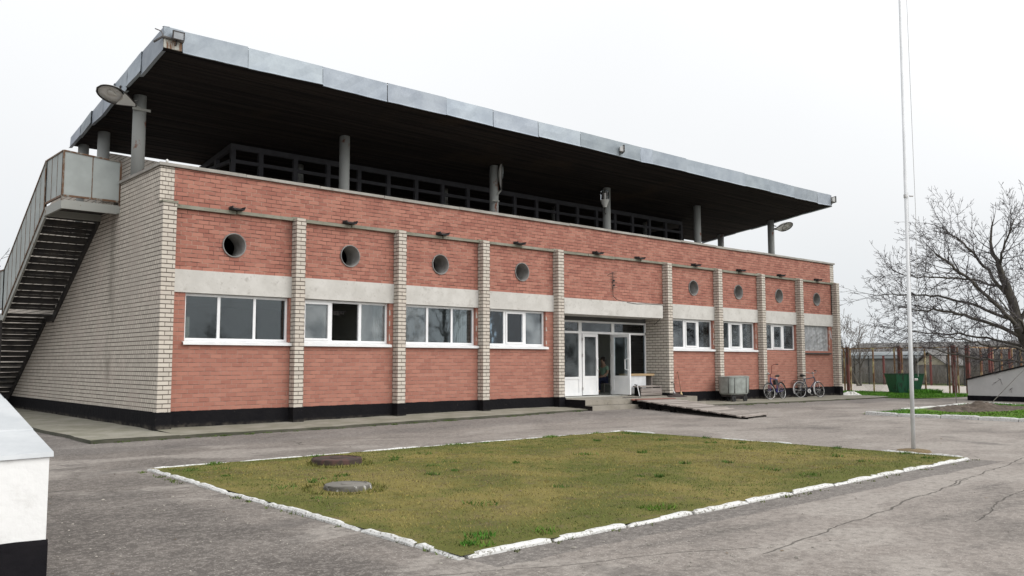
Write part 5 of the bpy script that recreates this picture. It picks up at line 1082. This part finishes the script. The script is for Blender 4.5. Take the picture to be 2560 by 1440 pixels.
m = MB(); m.hexa([(xa - .05, ya, zz_(ya) - .03), (xb + .05, ya, zz_(ya) - .03), (xb + .05, yb + .04, zz_(yb) - .04), (xa - .05, yb + .04, zz_(yb) - .04), (xa - .05, ya, zz_(ya) + .03), (xb + .05, ya, zz_(ya) + .03), (xb + .05, yb + .04, zz_(yb) + .02), (xa - .05, yb + .04, zz_(yb) + .02)]); m.build("metal_cap", GALV, t_)

# green skip --------------------------------------------------------------------
GREEN = m_rust("green_skip_paint", (.010, .075, .036), (.016, .04, .025), .3, 5.0, rough=.5)
t_ = thing("waste_container", "dark green metal waste container standing on the grass verge", "container", (36.5, -.35, .03))
cx_, cy_ = 36.5, -.35; R_ = Matrix.Translation((cx_, cy_, 0)) @ Matrix.Rotation(radians(-36), 4, 'Z')
m = MB(); h0, h1 = .05, .96
def rect(k1, k2, z): return [tuple(R_ @ Vector(p)) for p in ((-.74 * k1, -.54 * k2, z), (.74 * k1, -.54 * k2, z), (.74 * k1, .54 * k2, z), (-.74 * k1, .54 * k2, z))]
A_, B_, C_ = rect(.74, .84, h0), rect(1, 1, h1), rect(.95, .93, h1); I2 = rect(.76, .80, .4)
for P, Q_ in ((A_, B_), (B_, C_), (C_, I2)):
    for j in range(4): m.face((P[j], P[(j + 1) % 4], Q_[(j + 1) % 4], Q_[j]))
m.face(list(reversed(A_))); m.face(I2); m.build("tub", GREEN, t_)
m = MB(); Rr = rect(1.03, 1.04, h1 - .005); R3 = rect(1.03, 1.04, h1 + .035); Ri = rect(.96, .94, h1 + .035)
for P, Q_ in ((Rr, R3), (R3, Ri)):
    for j in range(4): m.face((P[j], P[(j + 1) % 4], Q_[(j + 1) % 4], Q_[j]))
m.build("rim", m_plain("dark_green_rim", (.008, .04, .02), (.015, .05, .03), 5, .6), t_)
m = MB()
for k in (-.5, .5):
    P = [tuple(R_ @ Vector(p)) for p in ((-.42 + k * .6, -.475, .1), (-.38 + k * .6, -.475, .1), (-.38 + k * .6, -.56, .92), (-.42 + k * .6, -.56, .92))]; m.face(P)
m.build("rib", GREEN, t_)

# heap of white bags at the far corner of the building -----------------------------
m = MB(); rb = random.Random(6); n = 26; rings = []
for r_, z in ((1.0, .0), (.86, .09), (.6, .17), (.3, .22), (0.02, .23)): rings.append([(31.0 + .62 * r_ * cos(2 * pi * j / n) * (1 + rb.uniform(-.15, .15)), -.35 + .5 * r_ * sin(2 * pi * j / n) * (1 + rb.uniform(-.15, .15)), .02 + .7 * z * (1 + rb.uniform(-.45, .45))) for j in range(n)])
for A, Bq in zip(rings, rings[1:]):
    for j in range(n): m.face((A[j], A[(j + 1) % n], Bq[(j + 1) % n], Bq[j]))
tag(m.build("rubble_heap", m_concrete("white_lime", (.68, .67, .64), (.58, .57, .54), (.36, .35, .33), .4)), "low heap of white lime rubble on the ground at the far end of the building", "heap")
m = MB(); m.box(34.4, 35.2, 4.2, 4.7, 0, .62, jit=.02); tag(m.build("concrete_block", LINTEL), "pale concrete block standing behind the far corner of the building", "block")

# soil bed in the side lawn ----------------------------------------------------------
m = MB(); nx_, ny_ = 44, 26; V = []
for i in range(nx_ + 1):
    row = []
    for j in range(ny_ + 1):
        x = 20.6 + 5.4 * i / nx_; y = -9.9 + 2.7 * j / ny_; d = math.hypot((x - 23.3) / 2.7, (y + 8.55) / 1.35); h = max(0, 1 - d) ** .7
        row.append((x, y, .03 + h * (.13 + .16 * mnoise.noise((x * 2.2, y * 2.2, 0)) + .12 * mnoise.noise((x * 5, y * 5, 4))) + (.22 * math.exp(-((x - 22.3) ** 2 + (y + 9.0) ** 2) / .12)) - (.06 if d > 1 else 0)))
    V.append(row)
for i in range(nx_):
    for j in range(ny_): m.face((V[i][j], V[i + 1][j], V[i + 1][j + 1], V[i][j + 1]))
kind(m.build("soil", m_plain("dug_soil", (.062, .048, .038), (.12, .095, .075), 5, .95, bump=.8, bscale=14, bd=.03)), 'stuff')
# ================================================================ bare trees
BARK = m_plain("tree_bark", (.105, .095, .078), (.062, .056, .05), 5, .95, bump=.6, bscale=18, bd=.02, sc=(1, 1, .4)); TWIG = m_plain("twig_bark", (.085, .076, .078), (.062, .056, .06), 3, .95, bump=0); TWIGL = m_plain("pale_twig_bark", (.17, .155, .14), (.11, .10, .093), 3, .95, bump=0)
def rotdir(d, ang, az):
    o_ = d.orthogonal().normalized(); b_ = d.cross(o_); return (d * cos(ang) + (o_ * cos(az) + b_ * sin(az)) * sin(ang)).normalized()
class Tree:
    def __init__(s, seed, rmin=.008): s.r = random.Random(seed); s.thick = MB(); s.thin = MB(); s.rmin = rmin
    def tube(s, pts, rad):
        big = rad[0] > .03; (s.thick if big else s.thin).tube(pts, rad, 8 if rad[0] > .08 else (5 if big else 3), caps=False)
    def grow(s, p, d, L_, r, lvl, trop=.05, dens=1.0, wig=.16, stub=False):
        R_ = s.r; n = max(3, int(L_ / (.32 if lvl else .4))); step = L_ / n; pts = [p]; rad = [r]; kids = []
        for i in range(n):
            d = (d + Vector((R_.gauss(0, wig), R_.gauss(0, wig), R_.gauss(0, wig) + trop)) * (.6 if lvl == 0 else 1)).normalized(); p = p + d * step; pts.append(p); rad.append(max(s.rmin * .8, r * (1 - .72 * (i + 1) / n)))
            if i >= (1 if lvl else 0): kids.append((p, d, rad[-1], (i + 1) / n))
        s.tube(pts, rad)
        if lvl <= 0:
            return
        nk = max(2, int(round(L_ * dens * (2.2 if lvl >= 2 else 3.4))))
        for k in range(nk):
            q, dq, rq, u = R_.choice(kids); cl_ = L_ * R_.uniform(.32, .62) * (1.15 - .5 * u)
            if cl_ < .12: cl_ = .12 + R_.random() * .1
            s.grow(q, rotdir(dq, radians(R_.uniform(28, 62)), R_.uniform(0, 2 * pi)), cl_, max(s.rmin, min(rq * .75, r * .55)), lvl - 1, trop, dens, wig)
        s.grow(p, d, L_ * .4, max(s.rmin, rad[-1]), lvl - 1, trop, dens, wig)
    def limb(s, pts, rad, lvl, dens, trop, klen=1.0):
        """hand-placed limb with side branches"""
        R_ = s.r; P = []; rr_ = []
        for i in range(len(pts) - 1):
            for k in range(4):
                u = k / 4; P.append(pts[i].lerp(pts[i + 1], u) + Vector((R_.gauss(0, .03), R_.gauss(0, .03), R_.gauss(0, .03)))); rr_.append(rad[i] + (rad[i + 1] - rad[i]) * u)
        P.append(pts[-1]); rr_.append(rad[-1]); s.tube(P, rr_); tot = len(P)
        for i in range(2, tot):
            d = (P[i] - P[i - 1]).normalized(); u = i / tot
            for _ in range(2 if R_.random() < dens - 1 else 1):
                if R_.random() < .45 + .7 * u: s.grow(P[i], rotdir(d, radians(R_.uniform(30, 70)), R_.uniform(0, 2 * pi)), klen * R_.uniform(.7, 1.5) * (1.1 - .3 * u), max(.012, min(.028, rr_[i] * .5)), lvl, trop, 1.7)
        s.grow(P[-1], (P[-1] - P[-2]).normalized(), klen * 1.1, max(.012, rr_[-1]), lvl, trop, 1.0)
    def done(s, name, label, loc, group=None, twig=TWIG, bark=BARK):
        t_ = thing(name, label, "tree", loc, 0, group)
        if s.thick.f: s.thick.build("trunk", bark, t_, smooth=True)
        s.thin.build("crown", twig, t_); return t_

# the walnut on the right; a = metres to the right in view, b = away, z = up
TB0 = Vector((32.9, -7.7, 0)); ra = Vector((rt.x, rt.y, 0)).normalized(); rb_ = Vector((fw.x, fw.y, 0)).normalized()
def tp_(a, b, z): return TB0 + ra * a + rb_ * b + Vector((0, 0, z))
T_ = Tree(7, .0085)
main = [(0, 0, -.2), (-.15, 0, 1.0), (-.55, .05, 2.1), (-.95, .1, 3.0), (-1.3, .1, 4.4), (-1.55, .2, 5.4), (-1.8, .25, 6.2)]
T_.limb([tp_(*q) for q in main], [.36, .31, .27, .225, .17, .12, .07], 2, 1.4, .07, 1.2)
limbs = [
 ([(-.35, 0, 1.45), (-1.2, .1, 1.62), (-2.2, .2, 1.62), (-3.2, .1, 1.78), (-4.2, .3, 2.02), (-5.0, .2, 2.25)], .075, .02, 1.0, .02),
 ([(-.55, 0, 2.0), (-1.4, -.3, 2.15), (-2.5, -.5, 2.2), (-3.5, -.5, 2.45), (-4.6, -.6, 2.6)], .08, .025, 1.3, .03),
 ([(-.75, 0, 2.5), (-1.8, .3, 3.1), (-2.9, .5, 3.5), (-4.0, .6, 3.75), (-4.7, .7, 3.7), (-5.3, .8, 3.85)], .10, .025, 1.6, .03),
 ([(-.9, 0, 2.9), (-1.9, -.3, 3.7), (-2.9, -.5, 4.6), (-3.9, -.8, 5.3), (-4.4, -.8, 5.7), (-4.7, -.9, 5.9)], .11, .025, 1.6, .05),
 ([(-1.25, .1, 4.2), (-1.9, .4, 5.3), (-2.6, .6, 6.4), (-3.1, .9, 6.9), (-3.4, 1.0, 7.2)], .09, .025, 1.5, .06),
 ([(-1.5, .2, 5.4), (-1.6, -.2, 6.2), (-1.4, -.4, 6.9), (-1.2, -.5, 7.4)], .075, .02, 1.5, .06),
 ([(-.95, .1, 3.1), (-.6, -.4, 4.2), (-.4, -.8, 5.4), (-.2, -1.2, 6.4), (-.1, -1.4, 7.0)], .09, .025, 1.5, .06),
 ([(-1.0, .1, 3.2), (-2.0, 1.2, 3.9), (-3.0, 2.4, 4.4), (-4.0, 3.3, 4.6), (-4.9, 4.0, 4.6)], .09, .025, 1.5, .04),
 ([(-.8, 0, 2.7), (-1.7, -1.4, 3.1), (-2.8, -2.6, 3.5), (-3.8, -3.6, 3.9)], .08, .025, 1.5, .05),
 ([(-1.35, .1, 4.6), (-2.3, 1.0, 5.0), (-3.3, 1.6, 5.2), (-4.1, 2.0, 5.2), (-4.7, 2.2, 5.4)], .07, .02, 1.5, .04),
 ([(-.1, 0, 1.8), (.8, .2, 2.9), (1.8, .3, 4.2), (2.6, .4, 5.6)], .11, .03, 1.4, .05), ([(-.4, 0, 2.4), (.3, .6, 3.8), (.9, 1.2, 5.4), (1.2, 1.6, 6.2)], .10, .03, 1.4, .05),
 ([(-.6, .05, 2.2), (-1.5, .9, 2.5), (-2.6, 1.6, 2.75), (-3.7, 2.1, 2.8), (-4.8, 2.5, 3.0)], .075, .02, 1.5, .02)]
for pts, r_a, r_b, dn, tr in limbs:
    k = len(pts); T_.limb([tp_(*q) for q in pts], [.82 * (r_a + (r_b - r_a) * i / (k - 1)) for i in range(k)], 2, dn + .4, max(tr, .055), 1.2)
T_.done("walnut_tree", "large bare spreading tree with crooked low limbs behind the grey sloping wall", tuple(TB0))
print("walnut", len(T_.thick.f), len(T_.thin.f))

def simple_tree(seed, base, h, spread, name, label, group=None, lvl=3, rmin=.012, trunk=.12, twig=TWIG, multi=1, nl=9, dens=1.0):
    T_ = Tree(seed, rmin); R_ = T_.r; B_ = Vector(base)
    for q in range(multi):
        a0 = R_.uniform(0, 2 * pi); lean_ = (.06 if multi == 1 else .28); top = B_ + Vector((cos(a0) * h * lean_, sin(a0) * h * lean_, h * .55)); off = Vector((cos(a0), sin(a0), 0)) * (.15 if multi > 1 else 0)
        pts = [B_ + off + Vector((0, 0, -.1)), B_.lerp(top, .35) + off, B_.lerp(top, .7), top]; rad = [trunk, trunk * .8, trunk * .6, trunk * .4]; T_.tube(pts, rad)
        for k in range(nl):
            u = R_.uniform(.3, 1.0); p = B_.lerp(top, u); a = 2 * pi * (k + R_.random() * .6) / nl; el = R_.uniform(.5, 1.3); d = Vector((cos(a) * cos(el), sin(a) * cos(el), sin(el))); T_.grow(p, d, spread * R_.uniform(.6, 1.0), trunk * .42 * (1.1 - .4 * u), lvl - 1, .06, dens)
        T_.grow(top, (top - B_).normalized(), h * .42, trunk * .4, lvl - 1, .06, dens)
    return T_.done(name, label, base, group, twig)

simple_tree(31, (46.5, 10.6, 0), 5.0, 2.3, "bare_tree", "bare upright tree beyond the rusty fence, right beside the brick pavilion", "bare trees beyond the fence", 3, .014, .10, TWIGL, 3, 7, 1.3)
simple_tree(32, (48.0, 7.6, 0), 4.5, 2.1, "bare_tree", "smaller bare tree beyond the fence with thin upward branches, left of the flagpole", "bare trees beyond the fence", 3, .014, .09, TWIGL, 3, 7, 1.3)
simple_tree(33, (58.5, 1.5, 0), 4.6, 2.6, "bare_tree", "bare tree seen through the low walnut branches right of the small hut", "bare trees beyond the fence", 3, .018, .12, TWIG, 1, 8)
simple_tree(35, (62, -4.5, 0), 5.5, 3.0, "bare_tree", "bare tree in the distance above the grey sloping wall", "bare trees beyond the fence", 3, .02, .13, TWIG, 1, 8)
simple_tree(36, (2.75, 30.2, 0), 7.3, 2.6, "bare_tree", "bare tree top showing beside the railing behind the metal staircase", None, 3, .014, .13, TWIG, 1, 9)
# trees across the yard that stand mirrored in the windows
for i, (x, y, h) in enumerate(((17, -64, 6.5), (30, -68, 7.5), (38, -46, 7), (27.5, -24.5, 8.0))):
    simple_tree(50 + i, (x, y, 0), h, 3.6, "bare_tree", "bare tree across the yard, seen only mirrored in the pavilion windows", "bare trees across the yard", 3, .022, .17, TWIG, 1, 9, .7)
def sapling(label, x, y, h, lean, seed, nk=9):
    T_ = Tree(seed, .005); B_ = Vector((x, y, 0)); top = B_ + Vector(lean) * h; T_.tube([B_, B_.lerp(top, .5) + Vector((.02, .01, 0)), top], [.018, .012, .006])
    for k in range(nk):
        u = T_.r.uniform(.25, 1.0); T_.grow(B_.lerp(top, u), rotdir((top - B_).normalized(), radians(T_.r.uniform(20, 45)), T_.r.uniform(0, 6.28)), h * .3, .006, 1, .1, .8)
    t_ = thing("sapling", label, "sapling", (x, y, 0), 0, "saplings in the side lawn"); T_.thin.build("stem", TWIGL, t_)
sapling("thin upright bare sapling by the back kerb of the side lawn", 25.9, -6.9, 1.7, (.02, .05, 1), 61)
sapling("thin leaning bare sapling in front of the grey sloping wall", 27.0, -7.6, 1.9, (.62, -.55, .8), 62, 2)

# ================================================================ fences
PYEL = m_rust("ochre_fence_paint", (.42, .345, .19), (.21, .105, .055), .55, 6.0, sc=(1, 1, .35)); PRED = m_rust("oxide_red_paint", (.155, .05, .045), (.09, .05, .04), .4, 5.0); PDK = m_plain("dark_fence_steel", (.022, .024, .024), (.04, .04, .038), 5, .8); WIRE = m_plain("fence_wire", (.16, .155, .15), (.12, .115, .11), 9, .7, bump=0)
F_ = thing("court_fence", "rusty ochre and oxide red frame fence around the sports court", "fence", (37.6, 0, 0))
def fpost(x, y, w_, h, mt): 
    m = MB(); m.box(x - w_ / 2, x + w_ / 2, y - w_ / 2, y + w_ / 2, -.1, h); m.build("post", mt, F_)
FX = 37.6
for y in (9.2, 6.2, 3.128, .355, -2.314, -2.96): fpost(FX, y, .17 if y < -2 else .13, 2.36 if y > 3 else 2.38, PRED)
for y in (8.4, 7.6, 6.9, 5.4, 4.5, 3.30, 2.95, 1.70, .58, .20, -.95, -2.10, -2.52): fpost(FX - .05, y, .065, 2.30, PYEL)
for x, w_, mt in ((39.15, .07, PYEL), (40.3, .10, PRED), (40.55, .12, PRED), (40.75, .06, PYEL), (41.95, .07, PYEL), (43.1, .1, PRED), (43.4, .08, PYEL), (44.8, .07, PYEL), (46.2, .1, PRED), (47.8, .08, PYEL), (49.4, .1, PRED), (51, .08, PYEL)): fpost(x, -3.0, w_, 2.3, mt)
for ya, yb in ((3.06, .43), (.28, -.98), (-.98, -2.25), (9.2, 6.26), (6.1, 3.2)):
    m = MB(); m.bar((FX - .05, ya, 2.27), (FX - .05, yb, 2.30), .05, .05); m.build("rail", PYEL, F_)
for xa_, xb_ in ((37.7, 40.25), (40.6, 43.05), (43.2, 46.1), (46.2, 52)):
    m = MB(); m.bar((xa_, -3.0, 2.28), (xb_, -3.0, 2.27), .05, .07); m.build("rail", PYEL, F_)
m = MB(); yv = 3.0
while yv > .5:      # chain-link in the lower part of the first bays
    for sgn in (1, -1):
        if yv - sgn * 1.0 < 3.05 and yv - sgn * 1.0 > .4: m.bar((FX, yv, .04), (FX, yv - sgn * .95, .99), .006, .006)
    yv -= .085
m.build("chain_link", WIRE, F_)
F2 = thing("mesh_fence", "dark steel mesh fence along the far side of the sports court", "fence", (52.5, 5, 0)); Fp = []
for k in range(26):
    y = 14.5 - k * 1.06; m = MB(); wq = .07 if k % 3 else .11; m.box(52.5 - wq / 2, 52.5 + wq / 2, y - wq / 2, y + wq / 2, -.1, 2.02); m.build("post", PDK if k % 3 else PRED, F2)
m = MB()
for z in (.10, 2.0): m.bar((52.5, 15, z), (52.5, -12, z), .05, .05)
m.build("rail", PDK, F2)
m = MB()
for k in range(14): m.bar((52.5, 15, .2 + k * .13), (52.5, -12, .2 + k * .13), .006, .006)
m.build("wire", WIRE, F2)

# ================================================================ far background
HUTW = m_plain("hut_wall", (.15, .14, .135), (.22, .21, .20), 2, .9); HUTC = m_plain("cream_gable", (.50, .46, .36), (.42, .38, .30), 2, .9); HROOF = m_plain("hut_roof", (.15, .145, .14), (.11, .105, .10), 1.2, .9)
t_ = thing("garden_hut", "small hut with a cream gable and grey pitched roof behind the mesh fence", "hut", (61, 8.1, 0))
m = MB(); m.box(60, 63.5, 7.0, 9.1, -.1, 1.42); m.build("wall", HUTW, t_); m = MB(); m.face([(59.99, 7.0, 1.42), (59.99, 9.1, 1.42), (59.99, 8.15, 2.25)]); m.box(59.97, 59.995, 7.0, 9.1, 1.36, 1.42); m.build("gable", HUTC, t_)
m = MB(); m.hexa([(59.7, 6.7, 1.28), (63.8, 6.7, 1.28), (63.8, 8.15, 2.27), (59.7, 8.15, 2.27), (59.7, 6.7, 1.36), (63.8, 6.7, 1.36), (63.8, 8.15, 2.36), (59.7, 8.15, 2.36)]); m.hexa([(59.7, 8.15, 2.27), (63.8, 8.15, 2.27), (63.8, 9.5, 1.28), (59.7, 9.5, 1.28), (59.7, 8.15, 2.36), (63.8, 8.15, 2.36), (63.8, 9.5, 1.36), (59.7, 9.5, 1.36)]); m.build("roof", HROOF, t_)
t_ = thing("barrel_shed", "long low shed with a pale rounded metal roof behind the mesh fence", "shed", (61.5, 12, 0))
m = MB(); m.box(60.6, 63.6, 8.9, 14.6, -.1, 1.9); m.build("wall", HUTW, t_); m = MB(); n = 10
for j in range(n):
    a, b = pi * j / n, pi * (j + 1) / n; m.face([(62.1 - 1.7 * cos(a), 8.7, 1.85 + .55 * sin(a)), (62.1 - 1.7 * cos(b), 8.7, 1.85 + .55 * sin(b)), (62.1 - 1.7 * cos(b), 14.8, 1.85 + .55 * sin(b)), (62.1 - 1.7 * cos(a), 14.8, 1.85 + .55 * sin(a))], 0, (.62, .60, .55))
m.build("roof", GALV, t_)
t_ = thing("long_house", "long grey-roofed house far behind the bare trees", "house", (84, 14, 0))
m = MB(); m.box(82, 90, 6, 26, -.1, 2.2); m.build("wall", HUTW, t_); m = MB(); m.hexa([(81.5, 5.5, 2.1), (86, 5.5, 3.5), (86, 26.5, 3.5), (81.5, 26.5, 2.1), (81.5, 5.5, 2.25), (86, 5.5, 3.65), (86, 26.5, 3.65), (81.5, 26.5, 2.25)]); m.build("roof", HROOF, t_)
t_ = thing("grey_wall", "long plain grey wall behind the court, seen above the sloping wall", "wall", (66, -9, 0)); m = MB(); m.box(64, 64.3, -30, 3.5, -.1, 1.75); m.build("face", HUTW, t_)
m = MB(); rw2 = random.Random(77)
for _ in range(8000):       # a belt of bare scrub that reads as one grey-brown mass
    x = rw2.uniform(65.5, 78); y = rw2.uniform(-42, 30); h = rw2.uniform(.9, 3.0) * (1 + .35 * mnoise.noise((y * .12, 0, 0))); p = Vector((x, y, 0)); q = p + Vector((rw2.gauss(0, .45), rw2.gauss(0, .45), h)); m.tube([p, p.lerp(q, .5) + Vector((rw2.gauss(0, .15), rw2.gauss(0, .15), 0)), q], [.035, .022, .012], 3, caps=False)
    for _k in range(4):
        u = rw2.uniform(.3, .95); c = p.lerp(q, u); m.tube([c, c + Vector((rw2.gauss(0, .35), rw2.gauss(0, .35), rw2.uniform(.1, .7)))], [.016, .008], 3, caps=False)
kind(m.build("scrub", m_plain("scrub_twigs", (.16, .145, .14), (.105, .095, .09), 1.5, .95, bump=0)), 'stuff')
m = MB(); rw3 = random.Random(5)
for _ in range(2600):
    x = rw3.uniform(53.5, 59.5); y = rw3.uniform(-14, 16); h = rw3.uniform(.4, 1.6); p = Vector((x, y, 0)); m.tube([p, p + Vector((rw3.gauss(0, .3), rw3.gauss(0, .3), h))], [.014, .006], 3, caps=False)
kind(m.build("undergrowth", m_plain("dry_stems", (.13, .115, .10), (.09, .08, .07), 1.5, .95, bump=0)), 'stuff')
bpy.context.view_layer.update()
